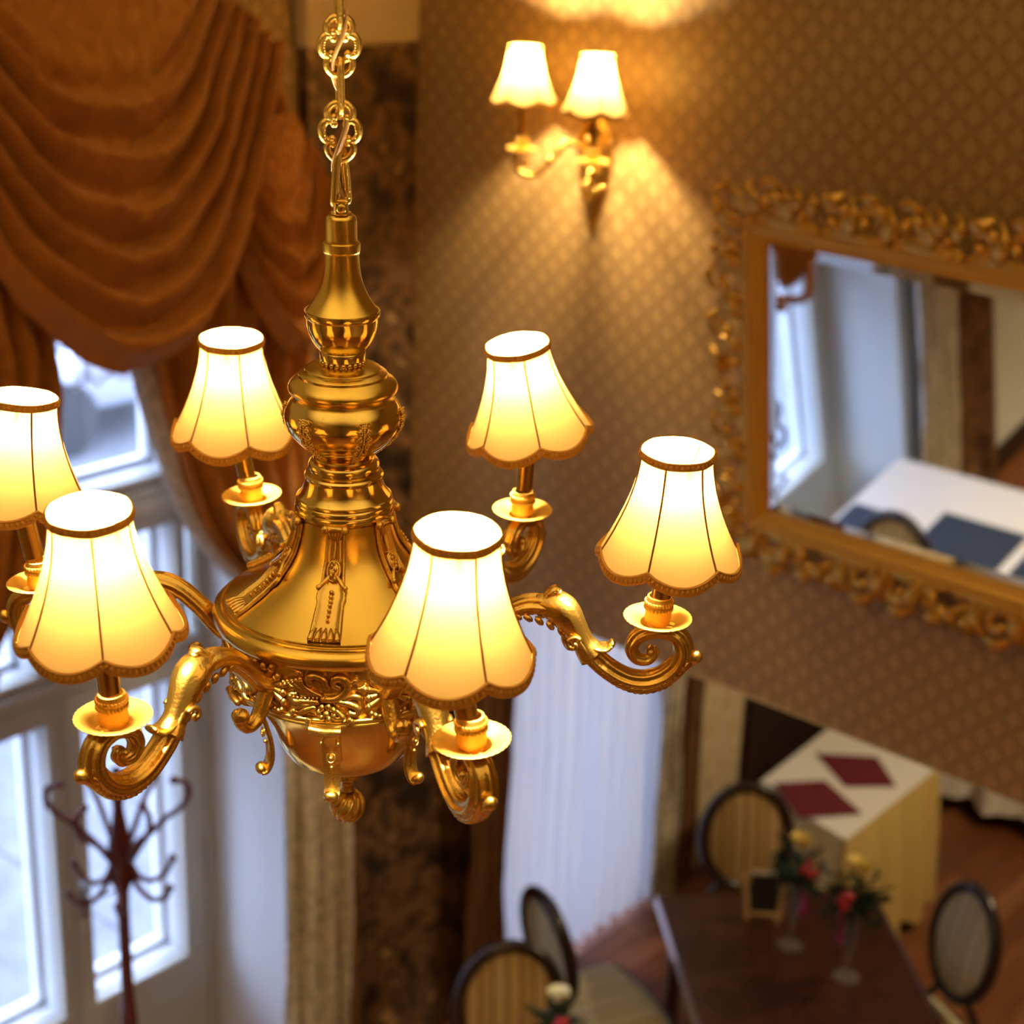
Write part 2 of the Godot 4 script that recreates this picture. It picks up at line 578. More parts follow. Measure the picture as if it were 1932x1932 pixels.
func make_lamp_meshes() -> void:
	var segs := 96
	var g := Geo.new()
	var p := PackedVector3Array()
	for i in 17:
		for s in segs:
			p.append(shade_at(TAU * s / segs, i / 16.0))
	g.grid(p, 17, segs, true)
	lamp_mesh.shade = g.done()
	var low := PackedVector3Array()
	var top := PackedVector3Array()
	for s in segs:
		var a := shade_at(TAU * s / segs, 1.0)
		low.append(a + Vector3(a.x, 0, a.z).normalized() * 0.0012)
		var b := shade_at(TAU * s / segs, 0.0)
		top.append(b + Vector3(b.x, 0, b.z).normalized() * 0.0012)
	lamp_mesh.low_braid = braid_mesh(low, 0.0060, 0.0018)
	lamp_mesh.top_braid = braid_mesh(top, 0.0046, 0.0016)
	g = Geo.new()
	var line := PackedVector3Array()
	for i in 13:
		var q := shade_at(0.0, i / 12.0)
		line.append(q + Vector3(0.0004, 0, 0))
	g.tube(line, 0.0012, 6)
	lamp_mesh.rib = g.done()
	# wire carrier: a ring on the bulb with three spokes to the upper ring
	g = Geo.new()
	var ring := PackedVector3Array()
	for s in 20:
		ring.append(Vector3(0.0165 * cos(TAU * s / 20), 0.178, 0.0165 * sin(TAU * s / 20)))
	g.tube(ring, 0.0009, 5, Vector3.ZERO, true)
	for k in 3:
		var d := Vector3(cos(TAU * k / 3 + 0.4), 0, sin(TAU * k / 3 + 0.4))
		g.tube(PackedVector3Array([d * 0.0165 + Vector3(0, 0.178, 0), d * 0.030 + Vector3(0, 0.188, 0), d * 0.040 + Vector3(0, SHADE_TOP - 0.001, 0)]), 0.0009, 5)
	lamp_mesh.carrier = g.done()
	g = Geo.new()
	g.lathe([Vector2(0.006, 0.128), Vector2(0.0075, 0.134), Vector2(0.0125, 0.143), Vector2(0.0150, 0.152), Vector2(0.0148, 0.161), Vector2(0.0115, 0.173), Vector2(0.006, 0.184), Vector2(0.0012, 0.190), Vector2(0.0, 0.1905)], 16, Transform3D.IDENTITY, 90)
	lamp_mesh.bulb = g.done()
	g = Geo.new()
	g.lathe([Vector2(0.0118, 0.026), Vector2(0.0118, 0.1262), Vector2(0.0112, 0.1275), Vector2(0.006, 0.1282)], 28)
	lamp_mesh.sleeve = g.done()
	# drip pan with a nicked rim
	g = Geo.new()
	var prof := [Vector2(0.006, -0.0135), Vector2(0.0145, -0.0125), Vector2(0.022, -0.0105), Vector2(0.031, -0.0042), Vector2(0.0400, -0.0012), Vector2(0.0408, 0.0), Vector2(0.0398, 0.0006), Vector2(0.031, -0.0014), Vector2(0.0245, -0.0052), Vector2(0.0195, -0.0085), Vector2(0.012, -0.0095)]
	p = PackedVector3Array()
	for i in prof.size():
		for s in 144:
			var r: float = prof[i].x
			if i >= 4 and i <= 6:
				r *= 1.0 - (0.022 if s % 4 == 0 else 0.0)
			p.append(Vector3(r * cos(TAU * s / 144), prof[i].y, -r * sin(TAU * s / 144)))
	g.grid(p, prof.size(), 144, true)
	lamp_mesh.pan = g.done()
	g = Geo.new()
	g.lathe([Vector2(0.0122, -0.0092), Vector2(0.0150, -0.006), Vector2(0.0158, 0.001), Vector2(0.0150, 0.007), Vector2(0.0158, 0.010), Vector2(0.0152, 0.021), Vector2(0.0142, 0.0265), Vector2(0.0118, 0.0268)], 28)
	for h in [0.0125, 0.0195]:
		for s in 26:
			var a := TAU * s / 26
			g.ball(Vector3(0.0162 * cos(a), h, -0.0162 * sin(a)), Vector3(0.0017, 0.0030, 0.0023), 3, 6, Basis(Vector3.UP, a) * Basis(Vector3.RIGHT, 0.6))
	lamp_mesh.cup = g.done()


func upright(dir: Vector3, tall: float, origin: Vector3) -> Transform3D:
	# y along dir and stretched by tall
	var y := dir.normalized()
	var x := (Vector3.RIGHT - y * y.x).normalized()
	return Transform3D(Basis(x, y * tall, x.cross(y)), origin)


func add_lamp(parent: Node3D, spot: Vector3, low: Vector3, top: Vector3, power: float, turn := 0.0, cloth: Material = M.shade, size := 1.0, soft := 0.006) -> void:
	# low and top: the middles of the shade's lower and upper edge, seen from the pan
	var base := upright(Vector3.UP * 0.7 + low.normalized() * 0.3, 1.0, spot).scaled_local(Vector3.ONE * size)
	show_mesh(lamp_mesh.pan, "drip_pan", M.gilt_satin, parent, base)
	show_mesh(lamp_mesh.cup, "candle_cup", M.gilt_satin, parent, base)
	show_mesh(lamp_mesh.sleeve, "candle_sleeve", M.sleeve, parent, upright(low, (low.length() + 0.040 * size) / 0.1282, spot))
	var tall := (top - low).length() / (SHADE_TOP - SHADE_LOW)
	var axis := (top - low).normalized()
	var xf := upright(axis, tall, spot + low - axis * SHADE_LOW * tall)
	xf.basis = Basis(xf.basis.x * size, xf.basis.y, xf.basis.z * size)
	var b := show_mesh(lamp_mesh.bulb, "bulb", M.bulb, parent, xf)
	var l := OmniLight3D.new()
	l.name = "bulb_light"
	l.position = Vector3(0, 0.172, 0)
	l.light_color = Color(1.0, 0.906, 0.70)
	l.light_energy = power
	l.light_size = soft
	l.omni_range = 14.0
	l.omni_attenuation = 2.0
	l.shadow_enabled = true
	b.add_child(l)
	var s := show_mesh(lamp_mesh.shade, "lampshade", cloth, parent, xf * turned(0, 0, 0, turn))
	show_mesh(lamp_mesh.top_braid, "braid_trim", M.braid, s)
	show_mesh(lamp_mesh.low_braid, "braid_trim", M.braid, s)
	for k in 6:
		show_mesh(lamp_mesh.rib, "seam", M.seam, s, turned(0, 0, 0, 60.0 * k))
	show_mesh(lamp_mesh.carrier, "shade_carrier", M.brass_bright, s)


# ---------------------------------------------------------------- chandelier
func on_band(u: float, h: float, lift := 0.0) -> Vector3:
	# a point on the frieze at arc length u from the +x side, height h
	var r := 0.1385 - (h + 0.056) * -0.10 + lift
	var a := u / 0.138
	return Vector3(r * cos(a), h, r * sin(a))


func vine(g: Geo, pts: Array, r0: float, r1: float, lift: float, knob := 0.0) -> void:
	# a tapering relief stroke on the frieze; pts are (u, h)
	var c := []
	for q in pts:
		c.append(on_band(q.x, q.y, lift))
	var path := spline(c, 5)
	var rad := along([Vector2(r0, r0) * 1.1, Vector2(r0, r0) * 1.45, Vector2(r1, r1) * 1.2], path.size())
	g.tube(path, rad, 6)
	if knob > 0.0:
		g.ball(path[path.size() - 1], knob, 4, 7)


func dome_r(h: float) -> float:
	var prof := [Vector2(0.0543, 0.1099), Vector2(0.0569, 0.0933), Vector2(0.0633, 0.0734), Vector2(0.0760, 0.0533), Vector2(0.0969, 0.0331), Vector2(0.1223, 0.0161), Vector2(0.1413, 0.0059)]
	for k in prof.size() - 1:
		if h <= prof[k].y and h >= prof[k + 1].y:
			return lerpf(prof[k].x, prof[k + 1].x, (prof[k].y - h) / (prof[k].y - prof[k + 1].y))
	return prof[0].x if h > 0.1 else prof[6].x


func make_arm_mesh() -> Dictionary:
	var out := {}
	var ctrl := []
	for q in [[.132, -.054], [.152, -.047], [.175, -.022], [.196, -.003], [.214, .006], [.230, .0075], [.254, .002], [.277, -.029], [.299, -.058], [.328, -.079], [.355, -.085], [.380, -.077], [.398, -.058], [.402, -.037], [.392, -.0205], [.371, -.0165], [.350, -.0245], [.341, -.042], [.348, -.055], [.361, -.0565], [.3685, -.048], [.365, -.0405]]:
		ctrl.append(Vector3(q[0], q[1], 0))
	var path := spline(ctrl, 5)
	# fluted section: three reeds along the upper side
	var sec := PackedVector2Array()
	for s in 42:
		var a := TAU * s / 42
		var k := 1.0 + 0.11 * cos(7.0 * a)
		sec.append(Vector2(cos(a) * k, sin(a) * k))
	var rad := []
	for q in along([0.0125, 0.0115, 0.0105, 0.0105, 0.011, 0.0112, 0.0112, 0.0112, 0.0115, 0.0120, 0.0122, 0.0122, 0.012, 0.0115, 0.0105, 0.0098, 0.0090, 0.0080, 0.0070, 0.0062, 0.0055, 0.0045], path.size()):
		rad.append(Vector2(q * (1.0 + 0.25 * smoothstep(0.0, 1.0, 1.0)), q))
	var g := Geo.new()
	g.tube(path, rad, 28, Vector3.BACK, false, sec)
	g.ball(Vector3(0.364, -0.044, 0), Vector3(0.0062, 0.0062, 0.0115), 5, 10)
	# the pad on which the drip pan sits
	g.lathe([Vector2(0.0, -0.020), Vector2(0.010, -0.018), Vector2(0.0135, -0.0135), Vector2(0.0125, -0.0122), Vector2(0.0, -0.0122)], 18, at(0.37, 0, 0))
	out.arm = g.done()
	# swelling leaf sheath over the crest, ending in a flared lip
	g = Geo.new()
	var sh := []
	for q in [[.226, .0085], [.240, .0075], [.254, .004], [.265, -.008], [.276, -.026], [.286, -.042], [.296, -.055]]:
		sh.append(Vector3(q[0], q[1], 0))
	var sp := spline(sh, 5)
	var leafsec := PackedVector2Array()
	for s in 32:
		var a := TAU * s / 32
		var k := 1.0 - 0.10 * pow(absf(cos(2.5 * a)), 8.0) + 0.03 * cos(5 * a)
		leafsec.append(Vector2(cos(a) * k, sin(a) * k))
	g.tube(sp, along([0.0105, 0.0135, 0.0180, 0.0200, 0.0205, 0.0190, 0.0165, 0.0145, 0.0140, 0.0165, 0.0185], sp.size()), 32, Vector3.BACK, false, leafsec)
	# curled tips: one standing on the crest, one below, a lip at the end
	g.tube(spline([Vector3(.236, .012, 0), Vector3(.241, .022, 0), Vector3(.249, .028, 0), Vector3(.252, .024, 0)], 4), along([Vector2(.011, .005), Vector2(.009, .005), Vector2(.006, .0045)], 13), 8, Vector3.BACK)
	g.ball(Vector3(.2525, .0235, 0), Vector3(.0055, .0055, .0075), 5, 8)
	g.tube(spline([Vector3(.264, -.022, 0), Vector3(.262, -.036, 0), Vector3(.268, -.046, 0), Vector3(.275, -.043, 0)], 4), along([Vector2(.009, .005), Vector2(.007, .0045), Vector2(.005, .004)], 13), 8, Vector3.BACK)
	g.ball(Vector3(.2735, -.043, 0), Vector3(.005, .005, .007), 5, 8)
	g.tube(spline([Vector3(.292, -.040, 0), Vector3(.303, -.044, 0), Vector3(.313, -.043, 0), Vector3(.319, -.038, 0)], 4), along([Vector2(.013, .004), Vector2(.015, .004), Vector2(.010, .0035)], 13), 10, Vector3.BACK)
	g.ball(Vector3(.318, -.038, 0), Vector3(.0045, .0045, .010), 4, 8)
	for s in [-1.0, 1.0]:
		# side volutes of the sheath
		var vol := []
		for k in 12:
			var a := 0.6 + k * 0.62
			var r := 0.0088 * (1.0 - k / 14.0)
			vol.append(Vector3(.273 + r * cos(a) * 1.1, -.034 + r * sin(a), s * (.0165 + k * .0004)))
		var vs := spline(vol, 3)
		g.tube(vs, along([0.0034, 0.0032, 0.0022], vs.size()), 6)
		for k in 5:
			# ruffled edge leaves below the crest
			var f := k / 4.0
			g.ball(Vector3(lerpf(.205, .258, f), lerpf(-.006, -.022, f * f), s * .010), Vector3(.0075, .0042, .004), 4, 7, Basis(Vector3.BACK, -0.5 - f * 0.6))
	out.sheath = g.done()
	# overlapping leaves along the underside of the lower curve
	g = Geo.new()
	var under := spline([Vector3(.303, -.072, 0), Vector3(.329, -.090, 0), Vector3(.356, -.0965, 0), Vector3(.384, -.087, 0), Vector3(.403, -.066, 0)], 4)
	for k in under.size():
		var d := (under[mini(k + 1, under.size() - 1)] - under[maxi(k - 1, 0)]).normalized()
		var bs := Basis(d, Vector3.BACK.cross(d), Vector3.BACK) * Basis(Vector3.BACK, 0.22)
		g.ball(under[k], Vector3(.0082, .0036, .0125), 4, 10, bs)
		for s in [-1.0, 1.0]:
			g.ball(under[k] + Vector3(0, .0055, s * .0095) + d * .004, Vector3(.0075, .0030, .0048), 4, 8, bs)
	g.tube(spline([Vector3(.392, -.070, 0), Vector3(.403, -.065, 0), Vector3(.411, -.057, 0), Vector3(.416, -.051, 0)], 4), along([Vector2(.010, .005), Vector2(.007, .0048), Vector2(.006, .0055)], 13), 10, Vector3.BACK)
	g.ball(Vector3(.4165, -.0500, 0), Vector3(.0105, .0080, .0085), 7, 12, Basis(Vector3.BACK, 0.7))
	out.leaves = g.done()
	# pendent curl under the root
	g = Geo.new()
	g.tube(spline([Vector3(.136, -.058, 0), Vector3(.147, -.078, 0), Vector3(.158, -.094, 0), Vector3(.173, -.099, 0), Vector3(.184, -.090, 0), Vector3(.187, -.080, 0)], 5), along([Vector2(.011, .009), Vector2(.010, .0075), Vector2(.008, .006), Vector2(.009, .006)], 26), 10, Vector3.BACK)
	g.ball(Vector3(.184, -.080, 0), Vector3(.0100, .0100, .0115), 8, 12)
	out.curl = g.done()
	# shell behind the root
	g = Geo.new()
	for k in 11:
		var a := deg_to_rad(-125 + 25.0 * k)
		var len_ := 0.026 if k % 2 == 0 else 0.022
		var tip := Vector2(sin(a), cos(a)) * len_
		vine(g, [Vector2(tip.x * 0.3, -0.056 + tip.y * 0.3), Vector2(tip.x * 0.7, -0.056 + tip.y * 0.7), Vector2(tip.x, -0.056 + tip.y)], 0.0030, 0.0046, 0.002)
		g.ball(on_band(tip.x * 1.1, -0.056 + tip.y * 1.1, 0.003), Vector3(0.0048, 0.0050, 0.0048), 4, 7)
	for k in 9:
		g.ball(on_band(-0.020 + 0.005 * k, -0.084 - 0.003 * sin(k * 1.3), 0.003), 0.0036, 4, 6)
	g.ball(on_band(0, -0.055, 0.002), Vector3(0.010, 0.014, 0.014), 6, 10)
	out.shell = g.done()
	return out


func build_chandelier() -> void:
	var up := Vector3(-0.018, 1.0, 0.006).normalized()
	var bx := Vector3(1, 0.018, 0).normalized()
	var c := thing("chandelier", "gilt brass six-arm chandelier with lit cream bell shades, nearest the mirror", "chandelier", Transform3D(Basis(bx, up, bx.cross(up)), Vector3(1.3235, 3.659, -1.4225)))
	var g := Geo.new()
	# turned stem, top to bottom
	g.lathe([Vector2(0, 0.4605), Vector2(0.0085, 0.4605), Vector2(0.0139, 0.4592), Vector2(0.0163, 0.4570), Vector2(0.0171, 0.4535), Vector2(0.0175, 0.4295)], 40)
	g.lathe([Vector2(0.0175, 0.4295), Vector2(0.0200, 0.4290), Vector2(0.0208, 0.4278), Vector2(0.0208, 0.4195), Vector2(0.0200, 0.4178), Vector2(0.0192, 0.4170)], 40)
	g.lathe([Vector2(0.0190, 0.4172), Vector2(0.0196, 0.408), Vector2(0.0207, 0.3959), Vector2(0.0228, 0.3855), Vector2(0.0262, 0.3755), Vector2(0.0310, 0.3655), Vector2(0.0362, 0.3575), Vector2(0.0405, 0.3525)], 48)
	part(g, "bell_stem", M.brass, c)
	g = Geo.new()
	g.lathe([Vector2(0.0400, 0.3522), Vector2(0.0424, 0.3524), Vector2(0.0430, 0.3506), Vector2(0.0426, 0.3475), Vector2(0.0416, 0.3448), Vector2(0.0406, 0.3440)], 48)
	g.lathe([Vector2(0.0406, 0.3440), Vector2(0.0402, 0.3400), Vector2(0.0398, 0.3340), Vector2(0.0383, 0.3275), Vector2(0.0352, 0.3195), Vector2(0.0312, 0.3125), Vector2(0.0265, 0.3075), Vector2(0.0245, 0.3060)], 48)
	g.lathe([Vector2(0.0245, 0.3060), Vector2(0.0258, 0.3045), Vector2(0.0260, 0.3010), Vector2(0.0256, 0.2965), Vector2(0.0236, 0.2945), Vector2(0.0226, 0.2930), Vector2(0.0230, 0.2905)], 40)
	part(g, "stem_cup", M.brass_bright, c)
	g = Geo.new()
	for s in 22:
		var a := TAU * s / 22
		g.ball(Vector3(0.0242 * cos(a), 0.2932, 0.0242 * sin(a)), 0.0030, 5, 8)
	part(g, "bead_ring", M.brass_bright, c)
	g = Geo.new()
	g.lathe([Vector2(0.020, 0.2912), Vector2(0.0330, 0.2890), Vector2(0.0405, 0.2868), Vector2(0.0428, 0.2852)], 56)
	g.lathe([Vector2(0.0428, 0.2852), Vector2(0.0436, 0.2830), Vector2(0.0475, 0.2815), Vector2(0.0502, 0.2795)], 56)
	g.lathe([Vector2(0.0502, 0.2795), Vector2(0.0506, 0.2768), Vector2(0.0545, 0.2742), Vector2(0.0590, 0.2705), Vector2(0.0618, 0.2665), Vector2(0.0626, 0.2630), Vector2(0.0618, 0.2596), Vector2(0.0592, 0.2574)], 56)
	g.lathe([Vector2(0.0592, 0.2574), Vector2(0.0570, 0.2545), Vector2(0.0573, 0.2515), Vector2(0.0590, 0.2492)], 56)
	part(g, "urn_lid", M.brass, c)
	g = Geo.new()
	g.lathe([Vector2(0.0590, 0.2492), Vector2(0.0622, 0.2445), Vector2(0.0658, 0.2385), Vector2(0.0678, 0.2306), Vector2(0.0672, 0.2235), Vector2(0.0640, 0.2150), Vector2(0.0590, 0.2070), Vector2(0.0520, 0.1990), Vector2(0.0440, 0.1920), Vector2(0.0365, 0.1865), Vector2(0.0315, 0.1825), Vector2(0.0302, 0.1800)], 64)
	g.lathe([Vector2(0.0302, 0.1808), Vector2(0.0345, 0.1805), Vector2(0.0352, 0.1788), Vector2(0.0330, 0.1775)], 48)
	part(g, "urn", M.brass_bright, c)
	# garlands on the urn, one over each arm
	g = Geo.new()
	var urn := [Vector2(0.0655, 0.2392), Vector2(0.0678, 0.2306), Vector2(0.0672, 0.2235), Vector2(0.0640, 0.2150), Vector2(0.0590, 0.2070), Vector2(0.0520, 0.1990), Vector2(0.0440, 0.1920), Vector2(0.0345, 0.1850)]
	rng.seed = 5
	var row := along(urn, 26)
	for k in row.size():
		var q: Vector2 = row[k]
		var wide := 0.0030 + 0.0036 * sin(PI * clampf((k - 1) / 20.0, 0, 1)) * (1.0 if k % 4 < 2 else 0.6)
		for s in [-1.0, 1.0]:
			var a: float = s * wide / q.x + rng.randf_range(-0.02, 0.02)
			g.ball(Vector3((q.x + 0.0012) * cos(a), q.y, (q.x + 0.0012) * sin(a)), rng.randf_range(0.0014, 0.0022), 4, 6)
		g.ball(Vector3(q.x + 0.0012, q.y, 0), rng.randf_range(0.0013, 0.0019), 4, 6)
		if k in [1, 5, 9, 14]:
			for s in [-1.0, 1.0]:
				var ring := PackedVector3Array()
				for w in 9:
					var b: float = w * 0.72
					var rr := 0.0034 * (1.0 - w / 14.0)
					ring.append(Vector3(q.x + 0.0022, q.y + rr * sin(b) + 0.001, s * (0.0050 + rr * cos(b))))
				g.tube(ring, 0.0009, 5)
	var garland := g.done()
	for k in 6:
		show_mesh(garland, "garland", M.brass_bright, c, turned(0, 0, 0, -112.86 + 60.0 * k))
	g = Geo.new()
	g.lathe([Vector2(0.0318, 0.1780), Vector2(0.0372, 0.1768), Vector2(0.0402, 0.1740), Vector2(0.0414, 0.1700), Vector2(0.0408, 0.1655), Vector2(0.0396, 0.1622)], 56)
	g.lathe([Vector2(0.0396, 0.1622), Vector2(0.0440, 0.1612), Vector2(0.0457, 0.1590), Vector2(0.0456, 0.1560), Vector2(0.0444, 0.1545)], 56)
	g.lathe([Vector2(0.0444, 0.1545), Vector2(0.0452, 0.1500), Vector2(0.0470, 0.1440), Vector2(0.0500, 0.1380), Vector2(0.0535, 0.1332)], 56)
	g.lathe([Vector2(0.0535, 0.1332), Vector2(0.0553, 0.1325), Vector2(0.0560, 0.1305), Vector2(0.0550, 0.1285)], 56)
	g.lathe([Vector2(0.0550, 0.1285), Vector2(0.0562, 0.1270), Vector2(0.0570, 0.1245), Vector2(0.0560, 0.1215)], 56)
	g.lathe([Vector2(0.0560, 0.1215), Vector2(0.0575, 0.1190), Vector2(0.0576, 0.1150), Vector2(0.0560, 0.1120), Vector2(0.0545, 0.1100)], 56)
	part(g, "collar", M.brass_bright, c)
	g = Geo.new()
	var prof := []
	for q in spline([Vector3(0.0543, 0.1105, 0), Vector3(0.0569, 0.0933, 0), Vector3(0.0633, 0.0734, 0), Vector3(0.0760, 0.0533, 0), Vector3(0.0969, 0.0331, 0), Vector3(0.1223, 0.0161, 0), Vector3(0.1413, 0.0059, 0)], 4):
		prof.append(Vector2(q.x, q.y))
	g.lathe(prof, 80)
	part(g, "dome", M.brass, c)
	g = Geo.new()
	g.lathe([Vector2(0.1408, 0.0064), Vector2(0.1414, 0.0028), Vector2(0.1440, 0.0020), Vector2(0.1452, 0.0026), Vector2(0.1462, 0.0012), Vector2(0.1466, -0.0010)], 80)
	g.lathe([Vector2(0.1462, -0.0004), Vector2(0.1500, -0.0012), Vector2(0.1542, -0.0045), Vector2(0.1563, -0.0098), Vector2(0.1560, -0.0150), Vector2(0.1530, -0.0205), Vector2(0.1480, -0.0232), Vector2(0.1405, -0.0240)], 80)
	part(g, "rim_moulding", M.brass, c)
	g = Geo.new()
	g.lathe([Vector2(0.1408, -0.0240), Vector2(0.1400, -0.040), Vector2(0.1382, -0.060), Vector2(0.1345, -0.080), Vector2(0.1312, -0.0900)], 80)
	part(g, "frieze", M.brass_cast, c)
	g = Geo.new()
	g.lathe([Vector2(0.1312, -0.0890), Vector2(0.1350, -0.0895), Vector2(0.1368, -0.0920), Vector2(0.1362, -0.0950), Vector2(0.1335, -0.0965), Vector2(0.1352, -0.0985), Vector2(0.1345, -0.1012), Vector2(0.1300, -0.1025), Vector2(0.1240, -0.1025)], 80, Transform3D.IDENTITY, 60)
	part(g, "lower_moulding", M.brass, c)
	g = Geo.new()
	prof = []
	for q in spline([Vector3(0.1240, -0.1020, 0), Vector3(0.1180, -0.1090, 0), Vector3(0.1070, -0.1267, 0), Vector3(0.0945, -0.1518, 0), Vector3(0.0850, -0.1771, 0), Vector3(0.0765, -0.1930, 0), Vector3(0.0690, -0.2026, 0), Vector3(0.0550, -0.2100, 0), Vector3(0.0330, -0.2150, 0), Vector3(0.0120, -0.2165, 0)], 4):
		prof.append(Vector2(q.x, q.y))
	g.lathe(prof, 80, Transform3D.IDENTITY, 70)
	part(g, "bowl", M.brass_bright, c)
	# finial: necked ball with swirled leaves
	g = Geo.new()
	g.lathe([Vector2(0.012, -0.2160), Vector2(0.0165, -0.2200), Vector2(0.0150, -0.2260), Vector2(0.0090, -0.2300), Vector2(0.0150, -0.2350), Vector2(0.0160, -0.2400), Vector2(0.0100, -0.2440), Vector2(0.0078, -0.2520), Vector2(0.0085, -0.2600)], 24, Transform3D.IDENTITY, 70)
	g.ball(Vector3(0, -0.2818, 0), Vector3(0.0195, 0.0215, 0.0195), 12, 20)
	for k in 12:
		var sw := PackedVector3Array()
		for w in 9:
			var el := lerpf(1.25, -1.3, w / 8.0)
			var az := TAU * k / 12 + w * 0.17
			sw.append(Vector3(0, -0.2818, 0) + Vector3(cos(az) * cos(el) * 0.0198, sin(el) * 0.0218, sin(az) * cos(el) * 0.0198))
		g.tube(sw, along([0.001, 0.0026, 0.0028, 0.001], 9), 6)
	g.ball(Vector3(0, -0.304, 0), 0.0035, 5, 8)
	part(g, "finial", M.brass_cast, c)
	# straps on the dome and on the bowl, between the arms
	g = Geo.new()
	var p := PackedVector3Array()
	var across := [[-1.0, 0.0], [-0.98, 0.0042], [-0.80, 0.0050], [-0.70, 0.0018], [-0.4, 0.0014], [0.0, 0.0014], [0.4, 0.0014], [0.70, 0.0018], [0.80, 0.0050], [0.98, 0.0042], [1.0, 0.0]]
	var on_dome := func(h: float, z: float, lift: float) -> Vector3:
		var d := Vector2(dome_r(h + 0.003) - dome_r(h - 0.003), 0.006).normalized()
		return Vector3(dome_r(h) + d.y * lift, h - d.x * lift, z)
	for i in 21:
		var h := lerpf(0.1075, 0.0075, pow(i / 20.0, 0.75))
		var half := lerpf(0.0108, 0.0190, pow(i / 20.0, 1.2)) * (1.14 if i == 11 or i == 12 else 1.0)
		for q in across:
			p.append(on_dome.call(h, q[0] * half, q[1]))
	g.grid(p, 21, 11)
	# rolled head with gadroons
	g.tube(PackedVector3Array([Vector3(0.0600, 0.1120, -0.0115), Vector3(0.0606, 0.1125, 0), Vector3(0.0600, 0.1120, 0.0115)]), 0.0042, 8)
	for k in 5:
		g.tube(PackedVector3Array([on_dome.call(0.1075, (k - 2) * 0.0040, 0.0048), on_dome.call(0.1020, (k - 2) * 0.0030, 0.0042), on_dome.call(0.0970, (k - 2) * 0.0012, 0.0020)]), [0.0019, 0.0017, 0.0006], 6)
	for s in [-1.0, 1.0]:
		g.ball(Vector3(0.0612, 0.1118, s * 0.0112), 0.0052, 5, 8)
		g.tube(PackedVector3Array([on_dome.call(0.0590, s * 0.004, 0.004), on_dome.call(0.0520, s * 0.010, 0.005), on_dome.call(0.0470, s * 0.0155, 0.005)]), [0.0028, 0.0030, 0.0026], 6)
		g.ball(on_dome.call(0.0475, s * 0.0150, 0.005), 0.0036, 4, 7)
	# husk, cartouche and a run of falling beads
	g.tube(PackedVector3Array([on_dome.call(0.0960, 0, 0.003), on_dome.call(0.0870, 0, 0.003), on_dome.call(0.0775, 0, 0.003)]), [0.0012, 0.0017, 0.0030], 6)
	g.ball(on_dome.call(0.0640, 0, 0.0025), Vector3(0.0042, 0.0115, 0.0072), 6, 10, Basis(Vector3.BACK, 0.5))
	var loop := PackedVector3Array()
	for k in 18:
		var a := TAU * k / 18
		loop.append(on_dome.call(0.0640 + 0.0105 * sin(a), 0.0072 * cos(a), 0.0045))
	g.tube(loop, 0.0014, 6, Vector3.ZERO, true)
	for k in 6:
		g.ball(on_dome.call(0.0710 - k * 0.0030, 0.0026 * sin(k * 2.1), 0.0068), Vector3(0.0022, 0.0030, 0.0024), 4, 6)
	for k in 7:
		g.ball(on_dome.call(0.0440 - 0.0037 * k, 0, 0.0032), 0.0030 - 0.00014 * k, 5, 8)
	for k in 5:
		var z := (k - 2) * 0.0078
		g.tube(PackedVector3Array([on_dome.call(0.0160, z * 0.70, 0.003), on_dome.call(0.0120, z * 0.9, 0.005), on_dome.call(0.0080, z, 0.0045)]), [0.0012, 0.0030, 0.0036], 6)
	var strap := g.done()
	g = Geo.new()
	# scrolled bracket standing off the bowl
	var bp := spline([Vector3(.1385, -.0985, 0), Vector3(.1330, -.1060, 0), Vector3(.1200, -.1130, 0), Vector3(.1105, -.1290, 0), Vector3(.1040, -.1500, 0), Vector3(.0990, -.1720, 0), Vector3(.0985, -.1920, 0), Vector3(.1040, -.2060, 0), Vector3(.1110, -.2080, 0)], 4)
	var chan := PackedVector2Array([Vector2(1, -0.5), Vector2(1, 0.8), Vector2(0.78, 1.0), Vector2(0.6, 0.2), Vector2(-0.6, 0.2), Vector2(-0.78, 1.0), Vector2(-1, 0.8), Vector2(-1, -0.5)])
	g.tube(bp, along([Vector2(.0165, .003), Vector2(.0160, .004), Vector2(.0120, .004), Vector2(.0105, .004), Vector2(.0098, .004), Vector2(.0092, .004), Vector2(.0085, .004)], bp.size()), 8, Vector3.BACK, false, chan)
	g.tube(PackedVector3Array([Vector3(.1400, -.1015, -.0185), Vector3(.1410, -.1035, 0), Vector3(.1400, -.1015, .0185)]), [Vector2(.0050, .0050), Vector2(.0062, .0055), Vector2(.0050, .0050)], 8)
	g.ball(Vector3(.1095, -.2050, 0), Vector3(.0075, .0075, .0092), 7, 10)
	for s in [-1.0, 1.0]:
		g.ball(Vector3(.1135, -.1330, s * .0095), .0030, 4, 7)
	var ring2 := PackedVector3Array()
	for k in 14:
		var a := TAU * k / 14
		ring2.append(Vector3(.1060 + .0025 * -sin(a) * 0.4, -.1560 + .0060 * sin(a), .0050 * cos(a)))
	g.tube(ring2, 0.0013, 5, Vector3.ZERO, true)
	g.ball(Vector3(.1066, -.1560, 0), .0028, 5, 8)
	g.ball(Vector3(.1035, -.1700, 0), .0026, 4, 7)
	g.tube(PackedVector3Array([Vector3(.1020, -.1720, 0), Vector3(.1010, -.1960, 0)]), 0.0012, 5)
	var bracket := g.done()
	# frieze relief between the arms: acanthus scrolls about a rosette
	g = Geo.new()
	vine(g, [Vector2(0.004, -0.062), Vector2(-0.014, -0.060), Vector2(-0.026, -0.047), Vector2(-0.022, -0.034), Vector2(-0.012, -0.034), Vector2(-0.010, -0.042), Vector2(-0.016, -0.046)], 0.0042, 0.0026, 0.002, 0.0034)
